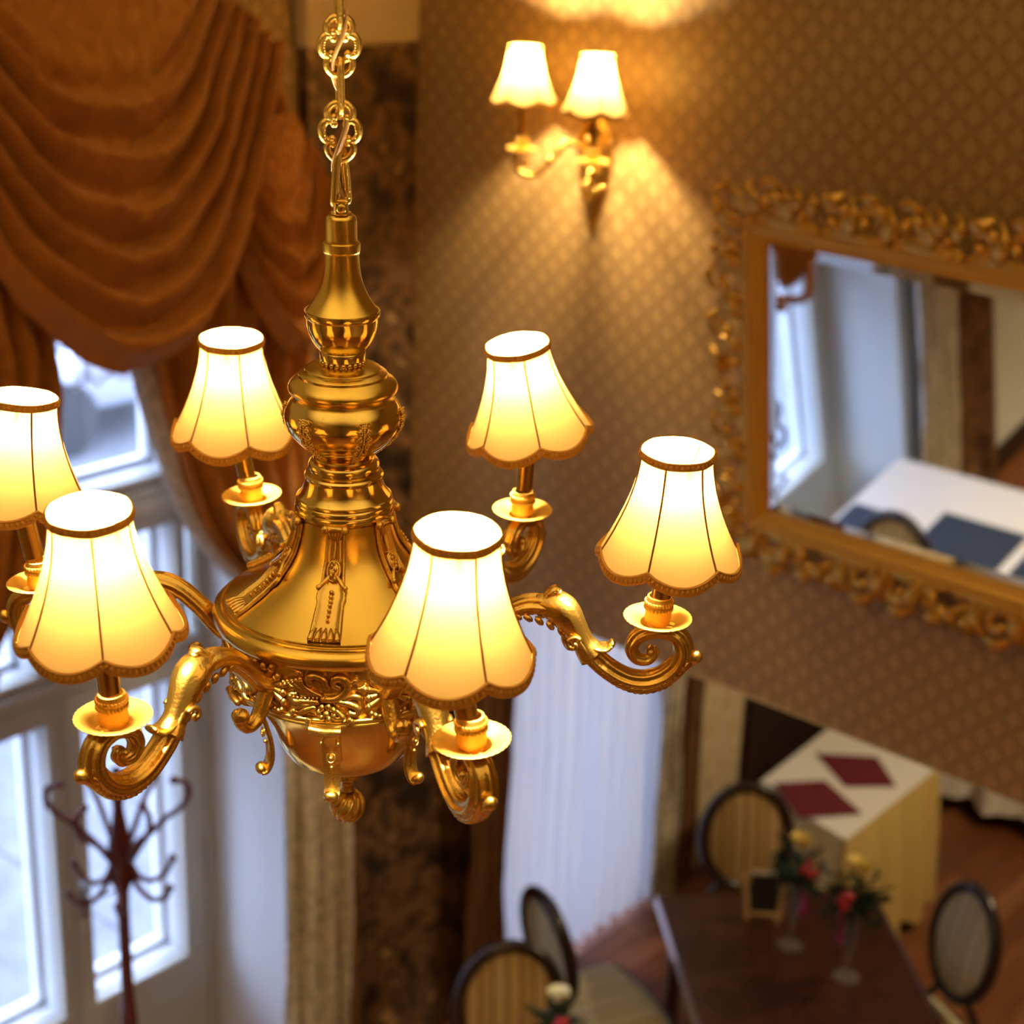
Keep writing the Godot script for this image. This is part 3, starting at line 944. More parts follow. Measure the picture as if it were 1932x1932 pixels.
	vine(g, [Vector2(-0.004, -0.048), Vector2(0.000, -0.036), Vector2(0.010, -0.031), Vector2(0.017, -0.035), Vector2(0.015, -0.042)], 0.0034, 0.0040, 0.003, 0.0048)
	for k in 5:
		var f := k / 4.0
		vine(g, [Vector2(0.002 + 0.005 * k, -0.058), Vector2(0.014 + 0.006 * k, -0.053 + 0.003 * k * 0.4), Vector2(0.023 + 0.0055 * k, -0.046 + 0.003 * sin(k * 1.5)), Vector2(0.026 + 0.0052 * k, -0.038 - 0.002 * k)], 0.0022, 0.0030, 0.003, 0.0034)
	for k in 11:
		g.ball(on_band(-0.006 + 0.0045 * k, -0.0610 + 0.0012 * sin(k * 0.6), 0.0048), 0.0021, 4, 6)
	vine(g, [Vector2(0.006, -0.066), Vector2(0.022, -0.066), Vector2(0.036, -0.069), Vector2(0.040, -0.061), Vector2(0.033, -0.059)], 0.0036, 0.0026, 0.002, 0.0032)
	vine(g, [Vector2(-0.008, -0.064), Vector2(-0.024, -0.066), Vector2(-0.037, -0.073), Vector2(-0.036, -0.081), Vector2(-0.028, -0.080)], 0.0036, 0.0028, 0.002, 0.0040)
	vine(g, [Vector2(-0.020, -0.062), Vector2(-0.032, -0.057), Vector2(-0.040, -0.060)], 0.0030, 0.0036, 0.002, 0.0036)
	vine(g, [Vector2(0.010, -0.072), Vector2(0.022, -0.078), Vector2(0.030, -0.084)], 0.0034, 0.0024, 0.002, 0.0028)
	vine(g, [Vector2(0.012, -0.070), Vector2(0.024, -0.072), Vector2(0.034, -0.077)], 0.0028, 0.0020, 0.002, 0.0024)
	for k in 7:
		var a := TAU * k / 7
		g.ball(on_band(0.0085 * cos(a) - 0.002, -0.0795 + 0.0085 * sin(a), 0.003), Vector3(0.0042, 0.0050, 0.0042), 4, 7)
	g.ball(on_band(-0.002, -0.0795, 0.005), 0.0042, 5, 8)
	vine(g, [Vector2(-0.012, -0.076), Vector2(-0.020, -0.085), Vector2(-0.012, -0.088)], 0.0030, 0.0024, 0.002, 0.0030)
	for q in [[-0.030, -0.040, 0.9], [-0.036, -0.048, 1.4], [0.024, -0.034, -0.5], [0.034, -0.080, -2.2], [-0.026, -0.086, 2.4], [0.018, -0.088, -2.8]]:
		# small curled leaf tips filling the field
		var d := Vector2(-sin(q[2]), cos(q[2]))
		var o := Vector2(q[0], q[1])
		vine(g, [o, o + d * 0.006, o + d * 0.010 + Vector2(d.y, -d.x) * 0.004], 0.0030, 0.0018, 0.0025, 0.0024)
	var relief_ := g.done()
	var arm := make_arm_mesh()
	# the shades sit a little askew, each its own way: middles of lower and upper edge, seen from the pan
	var lows := [Vector3(-.0209, .1069, -.0096), Vector3(.0018, .0880, .0089), Vector3(-.0061, .1200, .0129), Vector3(-.0176, .0980, -.0098), Vector3(-.0082, .1092, -.0208), Vector3(-.0111, .1104, .0049)]
	var tops := [Vector3(-.0259, .2299, .0009), Vector3(-.0013, .2065, .0148), Vector3(-.0264, .2330, .0068), Vector3(-.0233, .2200, -.0030), Vector3(.0052, .2230, -.0173), Vector3(-.0210, .2321, .0130)]
	for k in 6:
		var deg := -112.86 + 60.0 * k
		show_mesh(strap, "dome_strap", M.brass_cast, c, turned(0, 0, 0, deg + 30.0))
		show_mesh(bracket, "bowl_bracket", M.brass_cast, c, turned(0, 0, 0, deg + 30.0))
		show_mesh(relief_, "frieze_relief", M.brass_cast, c, turned(0, 0, 0, deg + 30.0))
		var a := show_mesh(arm.arm, "arm", M.brass_cast, c, turned(0, 0, 0, deg))
		show_mesh(arm.sheath, "leaf_sheath", M.brass_cast, a)
		show_mesh(arm.leaves, "leaf_band", M.brass_cast, a)
		show_mesh(arm.curl, "pendent_curl", M.brass_cast, a)
		show_mesh(arm.shell, "shell", M.brass_cast, a)
		# each lamp leans a little its own way
		var spot := Vector3(0.37 * cos(deg_to_rad(deg)), 0.0, -0.37 * sin(deg_to_rad(deg)))
		add_lamp(c, spot, lows[k], tops[k], LAMP_POWER, [9.0, 20.0, -8.0, 4.0, 12.0, 56.0][k])
	build_chain(c)
	c.set_meta("group", "gilt chandeliers")
	copy_of(c, Transform3D(c.basis, c.position + Vector3(-2.8, 0, 0)), "unseen chandelier added as fill light, at the end of the window wall away from the mirror")  # unseen copy, added to brighten the walls and drapes
	copy_of(c, Transform3D(c.basis, c.position + Vector3(0, 0, 3.3)), "unseen chandelier added as fill light, in the part of the room away from the window wall")  # another unseen copy, added as warm fill on the papered wall


func build_chain(c: Node3D) -> void:
	# hook shackle, ornate links and plain links in turn up to the ceiling, and a flex wound through them
	var g := Geo.new()
	for s in [-1.0, 1.0]:
		g.box(Vector3(-0.008, 0.4600, 0.003), Vector3(0.008, 0.4760, 0.0135), 0.002, Transform3D(Basis(Vector3.UP, 0.0 if s > 0 else PI), Vector3.ZERO))
		g.ball(Vector3(0, 0.468, s * 0.0135), Vector3(0.0058, 0.0055, 0.0022), 5, 8)
		g.ball(Vector3(0, 0.4762, s * 0.0085), Vector3(0.0092, 0.0022, 0.0062), 4, 10)
	g.lathe([Vector2(0.0, 0.4625), Vector2(0.011, 0.4622), Vector2(0.012, 0.4605), Vector2(0.010, 0.4600)], 20)
	part(g, "shackle", M.brass_cast, c, turned(0, 0, 0, -42))
	# ornate link, 0.060 tall, seen flat
	g = Geo.new()
	for s in [-1.0, 1.0]:
		g.tube(spline([Vector3(0, 0.0305, 0), Vector3(s * .0075, 0.0290, 0), Vector3(s * .0130, 0.0225, 0), Vector3(s * .0128, 0.0150, 0), Vector3(s * .0088, 0.0118, 0), Vector3(s * .0066, 0.0150, 0)], 5), along([.0040, .0044, .0042, .0034], 26), 7)
		g.tube(spline([Vector3(s * .0062, 0.0078, 0), Vector3(s * .0100, 0.0115, 0), Vector3(s * .0160, 0.0105, 0), Vector3(s * .0198, 0.0030, 0), Vector3(s * .0180, -0.0060, 0), Vector3(s * .0120, -0.0105, 0), Vector3(s * .0085, -0.0080, 0)], 5), along([.0032, .0043, .0047, .0043, .0032], 31), 7)
		g.tube(spline([Vector3(s * .0072, -0.0130, 0), Vector3(s * .0110, -0.0120, 0), Vector3(s * .0140, -0.0165, 0), Vector3(s * .0125, -0.0230, 0), Vector3(s * .0070, -0.0285, 0), Vector3(0, -0.0305, 0)], 5), along([.0030, .0038, .0040, .0040], 26), 7)
		g.ball(Vector3(s * .0066, 0.0152, 0), .0046, 5, 8)
		g.ball(Vector3(s * .0064, 0.0082, 0), .0044, 5, 8)
		g.ball(Vector3(s * .0086, -0.0078, 0), .0044, 5, 8)
		g.ball(Vector3(s * .0074, -0.0132, 0), .0040, 5, 8)
		for k in 5:
			g.ball(Vector3(s * (.0165 - .0004 * absf(k - 2)), 0.0050 - k * .0028, .0042), .0014, 3, 5)
	var ornate := g.done()
	g = Geo.new()
	g.tube(spline([Vector3(0, .0285, 0), Vector3(.0050, .0235, 0), Vector3(.0062, .0100, 0), Vector3(.0062, -.0100, 0), Vector3(.0050, -.0235, 0), Vector3(0, -.0285, 0), Vector3(-.0050, -.0235, 0), Vector3(-.0062, -.0100, 0), Vector3(-.0062, .0100, 0), Vector3(-.0050, .0235, 0)], 4, true), .0040, 8, Vector3.BACK, true)
	for s in [-1.0, 1.0]:
		g.ball(Vector3(0, s * .0270, 0), .0062, 5, 8)
	var plain_link := g.done()
	g = Geo.new()
	g.tube(spline([Vector3(0, .0300, 0), Vector3(.0052, .0240, 0), Vector3(.0090, .0030, 0), Vector3(.0112, -.0170, 0), Vector3(.0105, -.0280, 0), Vector3(-.0105, -.0280, 0), Vector3(-.0112, -.0170, 0), Vector3(-.0090, .0030, 0), Vector3(-.0052, .0240, 0)], 4, true), .0046, 8, Vector3.BACK, true)
	var hook := g.done()
	var chain := Node3D.new()
	chain.name = "chain"
	c.add_child(chain)
	show_mesh(hook, "hook_loop", M.brass_cast, chain, turned(0, 0.5005, 0, 10))
	var y := 0.5490
	var k := 0
	while y < 2.45:
		if k % 2 == 0:
			show_mesh(ornate, "ornate_link", M.brass_cast, chain, turned(0, y, 0, -42 + (k % 3) * 4.0))
			y += 0.0455
		else:
			show_mesh(plain_link, "plain_link", M.brass_cast, chain, turned(0, y, 0, 58))
			y += 0.0435
		k += 1
	g = Geo.new()
	var wind := []
	for i in 90:
		var h := 0.470 + i * 0.0225
		var a := i * 1.35
		wind.append(Vector3(0.0075 * cos(a), h, -0.0075 * sin(a)))
	var path := spline(wind, 3)
	var flat := []
	for i in path.size():
		flat.append(Vector2(0.0046, 0.0026))
	g.tube(path, flat, 6)
	part(g, "flex", M.cord, c)
	g = Geo.new()
	g.lathe([Vector2(0, 2.40), Vector2(0.03, 2.405), Vector2(0.07, 2.44), Vector2(0.085, 2.49), Vector2(0.085, 2.545), Vector2(0, 2.545)], 32)
	part(g, "ceiling_rose", M.brass, c)


# ---------------------------------------------------------------- room shell
func paper_wall(lo: Vector3, hi: Vector3, g: Geo) -> void:
	# a wall slab across x whose faces carry the paper's own repeat (0.083 m)
	var k := 1.0 / 0.083
	var uvs := PackedVector2Array([Vector2(lo.z, -lo.y) * k, Vector2(lo.z, -hi.y) * k, Vector2(hi.z, -hi.y) * k, Vector2(hi.z, -lo.y) * k])
	g.face(Vector3(lo.x, lo.y, lo.z), Vector3(lo.x, hi.y, lo.z), Vector3(lo.x, hi.y, hi.z), Vector3(lo.x, lo.y, hi.z), uvs)
	g.face(Vector3(hi.x, lo.y, hi.z), Vector3(hi.x, hi.y, hi.z), Vector3(hi.x, hi.y, lo.z), Vector3(hi.x, lo.y, lo.z), uvs)
	g.face(Vector3(lo.x, lo.y, hi.z), Vector3(lo.x, hi.y, hi.z), Vector3(hi.x, hi.y, hi.z), Vector3(hi.x, lo.y, hi.z), uvs)
	g.face(Vector3(hi.x, lo.y, lo.z), Vector3(hi.x, hi.y, lo.z), Vector3(lo.x, hi.y, lo.z), Vector3(lo.x, lo.y, lo.z), uvs)
	g.face(Vector3(lo.x, lo.y, lo.z), Vector3(lo.x, lo.y, hi.z), Vector3(hi.x, lo.y, hi.z), Vector3(hi.x, lo.y, lo.z), uvs)


func build_shell() -> void:
	var z0 := WALL_Z - 0.62
	var g := Geo.new()
	g.box(Vector3(-3.4, -0.2, z0), Vector3(9.5, -0.012, 3.7))
	var fl := setting(g, "floor", M.floor, "red-brown plank floor")
	# planks that the picture shows, laid along the window wall
	rng.seed = 11
	var row := 0
	var z := WALL_Z
	while z < -1.55:
		var x := 3.75 + rng.randf() * -0.6
		while x < 8.6:
			var l := rng.randf_range(0.75, 1.2)
			var b := Geo.new()
			b.box(Vector3(0, -0.012, 0), Vector3(minf(l, 8.9 - x) - 0.003, rng.randf_range(-0.0006, 0.0006), 0.117), 0.0012)
			part(b, "plank", M.planks[rng.randi() % 4], fl, at(x, 0, z))
			x += l
		z += 0.12
		row += 1
	g = Geo.new()
	g.box(Vector3(3.4, -0.012, -1.538), Vector3(9.5, 0, 3.7))
	g.box(Vector3(-3.4, -0.012, WALL_Z), Vector3(3.0, 0, 3.7))
	g.box(Vector3(3.0, -0.012, WALL_Z), Vector3(3.75, -0.001, 3.7))
	g.box(Vector3(-3.4, -0.012, z0), Vector3(9.5, -0.001, WALL_Z))
	part(g, "floor_boards", M.floor, fl)
	g = Geo.new()
	g.box(Vector3(-3.5, 6.2, z0), Vector3(4.6, 6.4, 3.8))
	setting(g, "ceiling", M.ceiling)
	g = Geo.new()
	g.box(Vector3(4.45, 2.9, z0), Vector3(9.5, 3.1, 3.8))
	setting(g, "ceiling_low", M.ceiling)
	# window wall with two door recesses and one window
	g = Geo.new()
	for q in [[-3.4, 0.91], [2.154, 2.35], [3.594, 4.62], [5.72, 9.5]]:
		g.box(Vector3(q[0], 0, z0), Vector3(q[1], 6.2, WALL_Z))
	for q in [[0.91, 2.154, 3.75], [2.35, 3.594, 3.75], [4.62, 5.72, 2.5]]:
		g.box(Vector3(q[0], q[2], z0), Vector3(q[1], 6.2, WALL_Z))
	var wb := setting(g, "wall_back", M.wall_white, "pale window wall")
	g = Geo.new()
	var k := 1.0 / 0.083
	g.face(Vector3(2.1, 3.3, WALL_Z + 0.004), Vector3(2.1, 6.2, WALL_Z + 0.004), Vector3(3.69, 6.2, WALL_Z + 0.004), Vector3(3.69, 3.3, WALL_Z + 0.004), PackedVector2Array([Vector2(2.1, -3.3) * k, Vector2(2.1, -6.2) * k, Vector2(3.69, -6.2) * k, Vector2(3.69, -3.3) * k]))
	g.face(Vector3(3.69, 3.3, WALL_Z), Vector3(3.69, 6.2, WALL_Z), Vector3(3.69, 6.2, WALL_Z + 0.004), Vector3(3.69, 3.3, WALL_Z + 0.004), PackedVector2Array([Vector2(0, -3.3) * k, Vector2(0, -6.2) * k, Vector2(0.004, -6.2) * k, Vector2(0.004, -3.3) * k]))
	part(g, "wallpaper", M.paper, wb)
	# marble-clad piers and the plastered beam over the first
	g = Geo.new()
	g.box(Vector3(3.69, 0, WALL_Z), Vector3(4.64, 3.905, WALL_Z + 0.045), 0.006)
	setting(g, "trim_1", M.marble_dark, "dark brown mottled marble pier")
	g = Geo.new()
	g.box(Vector3(3.675, 3.905, WALL_Z), Vector3(WALL_X, 6.2, WALL_Z + 0.06), 0.01)
	setting(g, "trim_2", M.cream, "cream plaster above the marble pier")
	g = Geo.new()
	g.box(Vector3(0.05, 0, WALL_Z), Vector3(0.52, 3.0, WALL_Z + 0.045), 0.006)
	setting(g, "trim_3", M.marble_dark, "dark marble pier beyond the second door recess")
	g = Geo.new()
	g.box(Vector3(5.96, 0, WALL_Z), Vector3(6.385, 2.9, WALL_Z + 0.06), 0.006)
	setting(g, "trim_4", M.marble_cream, "cream marble pier beside the curtained window")
	# dark panelling beyond the cream pier
	g = Geo.new()
	g.box(Vector3(6.385, 0, WALL_Z), Vector3(9.2, 2.9, WALL_Z + 0.03))
	var pn := setting(g, "trim_5", M.panel_dark, "dark wood panelling")
	for x in [6.46, 7.16, 7.86]:
		for y in [[0.22, 0.95], [1.1, 2.2]]:
			var b := Geo.new()
			b.box(Vector3(x, y[0], WALL_Z + 0.03), Vector3(x + 0.6, y[1], WALL_Z + 0.045), 0.012)
			part(b, "panel", M.panel_dark, pn)
	# papered wall, hanging over the wide opening to the far room
	g = Geo.new()
	paper_wall(Vector3(WALL_X, 2.095, WALL_Z), Vector3(WALL_X + 0.34, 6.2, 3.7), g)
	setting(g, "wall_right", M.paper, "gold-brown trellis wallpaper above the opening")
	g = Geo.new()
	g.box(Vector3(WALL_X - 0.003, 2.088, WALL_Z + 0.06), Vector3(WALL_X + 0.343, 2.095, 3.7), 0.002)
	setting(g, "trim_6", M.wall_tan, "thin edge strip under the papered wall")
	g = Geo.new()
	g.box(Vector3(9.2, 0, z0), Vector3(9.5, 3.0, 3.8))
	setting(g, "wall_far", M.wall_tan)
	g = Geo.new()
	g.box(Vector3(-3.4, 0, 3.5), Vector3(9.5, 6.2, 3.8))
	setting(g, "wall_front", M.wall_tan)
	g = Geo.new()
	g.box(Vector3(-3.6, 0, z0), Vector3(-3.3, 6.2, 3.8))
	setting(g, "wall_left", M.wall_tan)
	g = Geo.new()
	g.box(Vector3(-3.3, 0, WALL_Z), Vector3(0.04, 0.16, WALL_Z + 0.02), 0.004)
	g.box(Vector3(0.53, 0, WALL_Z), Vector3(0.90, 0.16, WALL_Z + 0.02), 0.004)
	setting(g, "baseboard_back", M.panel_dark)
	# curtained window: frame and glass behind the sheer
	g = Geo.new()
	for q in [[4.62, 4.70], [5.13, 5.21], [5.64, 5.72]]:
		g.box(Vector3(q[0], 0, DOOR_Z), Vector3(q[1], 2.5, DOOR_Z + 0.07), 0.006)
	for q in [[0.0, 0.10], [2.40, 2.5]]:
		g.box(Vector3(4.62, q[0], DOOR_Z), Vector3(5.72, q[1], DOOR_Z + 0.07), 0.006)
	var w3 := setting(g, "window_1", M.bead_paint, "tall white window behind the sheer curtain")
	for q in [[4.70, 5.13], [5.21, 5.64]]:
		var b := Geo.new()
		b.box(Vector3(q[0], 0.1, DOOR_Z + 0.02), Vector3(q[1], 2.4, DOOR_Z + 0.024))
		part(b, "pane", M.glass, w3)


func bars(g: Geo, x0: float, x1: float, y0: float, y1: float, open_: Array, z: float, deep: float, bev := 0.006) -> void:
	# a slab x0..x1, y0..y1 with rectangular openings stacked in one column [x0, x1, y0, y1]
	var y := y0
	for o in open_:
		g.box(Vector3(x0, y, z), Vector3(x1, o[2], z + deep), bev)
		g.box(Vector3(x0, o[2], z), Vector3(o[0], o[3], z + deep), bev)
		g.box(Vector3(o[1], o[2], z), Vector3(x1, o[3], z + deep), bev)
		y = o[3]
	g.box(Vector3(x0, y, z), Vector3(x1, y1, z + deep), bev)


func build_door(dx: float, called: String, label: String) -> void:
	# a pair of glazed doors with two lights above, set deep in the wall; dx shifts it along the wall
	var d := Node3D.new()
	d.name = called
	add_child(d)
	d.position = Vector3(dx, 0, 0)
	d.set_meta("kind", "structure")
	d.set_meta("label", label)
	var g := Geo.new()
	# outer frame and cross rails
	g.box(Vector3(2.35, 0, DOOR_Z - 0.03), Vector3(2.40, 3.75, DOOR_Z + 0.04), 0.005)
	g.box(Vector3(3.548, 0, DOOR_Z - 0.03), Vector3(3.594, 3.75, DOOR_Z + 0.025), 0.005)
	g.box(Vector3(2.40, 1.835, DOOR_Z - 0.05), Vector3(3.548, 1.885, DOOR_Z + 0.035), 0.006)
	g.box(Vector3(2.40, 2.34, DOOR_Z - 0.05), Vector3(3.548, 2.46, DOOR_Z + 0.03), 0.006)
	g.box(Vector3(2.40, 2.375, DOOR_Z + 0.03), Vector3(3.548, 2.425, DOOR_Z + 0.045), 0.006)
	g.box(Vector3(2.40, 3.70, DOOR_Z - 0.05), Vector3(3.548, 3.75, DOOR_Z + 0.03), 0.006)
	g.box(Vector3(2.945, 1.885, DOOR_Z - 0.05), Vector3(3.005, 2.34, DOOR_Z + 0.02), 0.005)
	g.box(Vector3(2.945, 2.46, DOOR_Z - 0.05), Vector3(3.005, 3.70, DOOR_Z + 0.02), 0.005)
	part(g, "frame", M.door_paint, d)
	for s in 2:
		var x0 := 2.40 if s == 0 else 2.975
		var x1 := 2.972 if s == 0 else 3.546
		var holes := [[x0 + 0.075, x1 - 0.095, 0.590, 1.740]]
		if s == 0:
			holes = [[x0 + 0.095, x1 - 0.060, 0.590, 1.740]]
		g = Geo.new()
		bars(g, x0, x1, 0.005, 1.832, holes, DOOR_Z - 0.02, 0.045)
		g.box(Vector3(x0 + 0.11, 0.12, DOOR_Z + 0.025), Vector3(x1 - 0.11, 0.46, DOOR_Z + 0.034), 0.008)
		var leaf := part(g, "door_leaf", M.door_paint, d)
		glaze(leaf, holes[0])
		if s == 1:
			g = Geo.new()
			g.box(Vector3(x0 + 0.02, 0.96, DOOR_Z + 0.025), Vector3(x0 + 0.055, 1.12, DOOR_Z + 0.031), 0.003)
			g.tube(spline([Vector3(x0 + 0.037, 1.06, DOOR_Z + 0.03), Vector3(x0 + 0.037, 1.06, DOOR_Z + 0.075), Vector3(x0 + 0.06, 1.06, DOOR_Z + 0.085), Vector3(x0 + 0.14, 1.055, DOOR_Z + 0.08)], 4), 0.008, 8)
			part(g, "handle", M.steel, leaf)
			for y in [0.95, 1.45]:
				g = Geo.new()
				g.lathe([Vector2(0, 0), Vector2(0.009, 0.002), Vector2(0.009, 0.078), Vector2(0, 0.08)], 10, at(x1 + 0.004, y, DOOR_Z + 0.03))
				part(g, "hinge", M.steel, leaf)
		for u in [[1.92, 2.31], [2.50, 3.66]]:
			var h: Array = [x0 + 0.075, x1 - 0.075, u[0], u[1]]
			g = Geo.new()
			bars(g, x0 + 0.03, x1 - 0.03, u[0] - 0.035, u[1] + 0.03, [h], DOOR_Z - 0.045, 0.06)
			var sash := part(g, "sash", M.door_paint, d)
			glaze(sash, h)


func glaze(leaf: Node3D, h: Array) -> void:
	# a deep white reveal to the outer side, its stepped bead, and the pane
	var g := Geo.new()
	var za := DOOR_Z - 0.145
	g.box(Vector3(h[1] - 0.004, h[2] - 0.012, za), Vector3(h[1] + 0.012, h[3] + 0.012, DOOR_Z - 0.021), 0.002)
	g.box(Vector3(h[0] - 0.012, h[2] - 0.012, za), Vector3(h[0] + 0.004, h[3] + 0.012, DOOR_Z - 0.021), 0.002)
	g.box(Vector3(h[0], h[2] - 0.012, za), Vector3(h[1], h[2] + 0.004, DOOR_Z - 0.021), 0.002)
	g.box(Vector3(h[0], h[3] - 0.004, za), Vector3(h[1], h[3] + 0.012, DOOR_Z - 0.021), 0.002)
	g.box(Vector3(h[1] - 0.022, h[2], za), Vector3(h[1], h[3], za + 0.05), 0.003)
	g.box(Vector3(h[0], h[2], za), Vector3(h[0] + 0.022, h[3], za + 0.05), 0.003)
	g.box(Vector3(h[0], h[2], za), Vector3(h[1], h[2] + 0.025, za + 0.05), 0.003)
	part(g, "glazing_bead", M.bead_paint, leaf)
	g = Geo.new()
	g.box(Vector3(h[0] + 0.01, h[2] + 0.01, za + 0.02), Vector3(h[1] - 0.01, h[3], za + 0.024))
	part(g, "pane", M.glass, leaf)


func build_street() -> void:
	var g := Geo.new()
	g.box(Vector3(-8, -0.30, -7.2), Vector3(12, -0.16, WALL_Z - 0.62))
	var pv := setting(g, "pavement", M.paving, "pale paving outside the doors")
	rng.seed = 3
	for i in 6:
		for j in 7:
			var b := Geo.new()
			b.box(Vector3(0.006, -0.16, 0.006), Vector3(0.744, -0.148 + rng.randf() * 0.003, 0.394), 0.004)
			part(b, "paving_slab", M.paving, pv, at(1.0 + i * 0.75, 0, -7.2 + 0.02 + j * 0.34 * 1.0))
	g = Geo.new()
	g.box(Vector3(0.6, -0.16, WALL_Z - 1.02), Vector3(4.2, -0.02, WALL_Z - 0.62), 0.01)
	setting(g, "doorstep", M.paving)
	g = Geo.new()
	g.box(Vector3(-20, -0.36, -26), Vector3(40, -0.28, -7.2))
	setting(g, "road", M.road)
	g = Geo.new()
	g.box(Vector3(-20, -0.3, -7.35), Vector3(40, -0.17, -7.2), 0.02)
	setting(g, "kerb", M.paving)
	g = Geo.new()
	g.box(Vector3(-20, -0.3, -30), Vector3(40, 9.0, -26))
	var f := setting(g, "facade", M.facade, "pale building across the street")
	for i in 8:
		for j in 2:
			var b := Geo.new()
			b.box(Vector3(0, 0, 0), Vector3(1.2, 1.8, 0.06), 0.02)
			part(b, "window", M.car_glass, f, at(-2 + i * 2.6, 0.9 + j * 3.4, -26.02))
	build_car()


func build_car() -> void:
	var car := thing("car", "grey car on the road outside the glazed doors", "car", turned(9.2, -0.28, -12.6, 180))
	var g := Geo.new()
	var stations := [[-2.15, 0.45, 0.62, 0.70], [-2.05, 0.30, 0.78, 0.80], [-1.5, 0.26, 0.92, 0.86], [-0.8, 0.25, 0.98, 0.88], [0.6, 0.25, 0.98, 0.88], [1.5, 0.26, 0.95, 0.86], [2.0, 0.32, 0.88, 0.82], [2.12, 0.48, 0.72, 0.72]]
	var p := PackedVector3Array()
	for s in stations:
		for k in 16:
			var a := TAU * k / 16
			var x := signf(cos(a)) * pow(absf(cos(a)), 0.45)
			var y := signf(sin(a)) * pow(absf(sin(a)), 0.45)
			p.append(Vector3(s[0], lerpf(s[1], s[2], y * 0.5 + 0.5), x * s[3]))
	g.grid(p, stations.size(), 16, true)
	part(g, "body", M.car, car)
	g = Geo.new()
	p = PackedVector3Array()
	for s in [[-1.0, 0.95, 0.80], [-0.35, 1.38, 0.66], [0.2, 1.46, 0.62], [1.0, 1.42, 0.62], [1.75, 0.97, 0.78]]:
		for k in 9:
			var u := k / 8.0 * 2.0 - 1.0
			p.append(Vector3(s[0], 0.92 + (s[1] - 0.92) * (1.0 - pow(absf(u), 6.0)), u * lerpf(s[2], 0.80, pow(absf(u), 6.0))))
	g.grid(p, 5, 9)
	part(g, "cabin", M.car, car)
	for s in [-1.0, 1.0]:
		g = Geo.new()
		g.face(Vector3(-0.75, 0.99, s * 0.80), Vector3(-0.30, 1.34, s * 0.70), Vector3(1.0, 1.36, s * 0.69), Vector3(1.5, 1.0, s * 0.80))
		part(g, "side_window", M.car_glass, car)
		for x in [-1.35, 1.35]:
			g = Geo.new()
			g.lathe([Vector2(0.0, -0.10), Vector2(0.2, -0.10), Vector2(0.30, -0.09), Vector2(0.32, -0.05), Vector2(0.32, 0.08), Vector2(0.30, 0.10), Vector2(0.0, 0.10)], 24, Transform3D(Basis(Vector3.RIGHT, PI / 2), Vector3(x, 0.32, s * 0.80)))
			part(g, "wheel", M.tyre, car)


# ---------------------------------------------------------------- curtains
func pleated(x0: float, x1: float, y0: float, y1: float, z: float, folds: float, deep: float, seed_: int, waist := -1.0, pinch := 0.75, cols := 90, rows := 40) -> Geo:
	# a hanging curtain; at height waist a tie-back gathers it to a share of its width
	var g := Geo.new()
	var n := FastNoiseLite.new()
	n.seed = seed_
	n.frequency = 1.0
	var p := PackedVector3Array()
	for i in rows + 1:
		var y := lerpf(y1, y0, float(i) / rows)
		var w := 1.0
		if waist > 0.0:
			w = 1.0 - (1.0 - pinch) * exp(-pow((y - waist) / 0.30, 2.0))
		for j in cols + 1:
			var s := float(j) / cols
			var ph := s * folds + 0.35 * n.get_noise_2d(s * 5.0, y * 0.6)
			var x := lerpf(x0, x1, 0.5 + (s - 0.5) * w) + 0.012 * n.get_noise_2d(s * 9.0 + 40.0, y * 1.4)
			var zz := z + deep * sin(TAU * ph) * (0.75 + 0.5 * n.get_noise_2d(s * 3.0, y)) + deep * 0.3 * sin(TAU * ph * 2.1 + 1.0)
			p.append(Vector3(x, y, zz))
	g.grid(p, rows + 1, cols + 1)
	return g


func swag_geo(xl: float, xr: float, top: float, low: float, z: float, fold_n: float, amp: float, seed_: int, spread := 0.34, calm := 0.22) -> Geo:
	# cloth hung from two gathers; folds run as catenaries between them
	var g := Geo.new()
	var n := FastNoiseLite.new()
	n.seed = seed_
	n.frequency = 1.0
	var rows := 96
	var cols := 80
	var p := PackedVector3Array()
	for i in rows + 1:
		var t := float(i) / rows
		for j in cols + 1:
			var s := float(j) / cols
			var tt := clampf(t + 0.05 * n.get_noise_2d(s * 2.2, t * 3.0) * sin(PI * s), 0.0, 1.0)
			var ax := lerpf(xl + spread, xl, tt)
			var bx := lerpf(xr - spread, xr, tt)
			var ay := lerpf(top, top - 0.22, tt)
			var sag := lerpf(0.0, top - 0.22 - low, pow(tt, 0.9))
			var hang := 1.0 - pow(absf(2.0 * s - 1.0), 2.2)
			var x := lerpf(ax, bx, s)
			var y := ay - sag * hang
			var grow := smoothstep(calm * 0.6, calm + 0.16, tt)
			var ph := tt * fold_n + 0.22 * n.get_noise_2d(s * 3.0 + 9.0, tt * 2.0)
			var ridge := 1.0 - absf(2.0 * fposmod(ph, 1.0) - 1.0)
			ridge = smoothstep(0.0, 1.0, ridge)
			var zz := z + 0.16 * sin(PI * s) * pow(tt, 0.8) + amp * grow * (ridge - 0.5) * (0.7 + 0.6 * n.get_noise_2d(s * 4.0, tt * 7.0 + 3.0))
			zz += 0.008 * n.get_noise_2d(s * 14.0, tt * 14.0)
			p.append(Vector3(x, y + amp * 0.35 * grow * (ridge - 0.5), zz))
	g.grid(p, rows + 1, cols + 1)
	return g


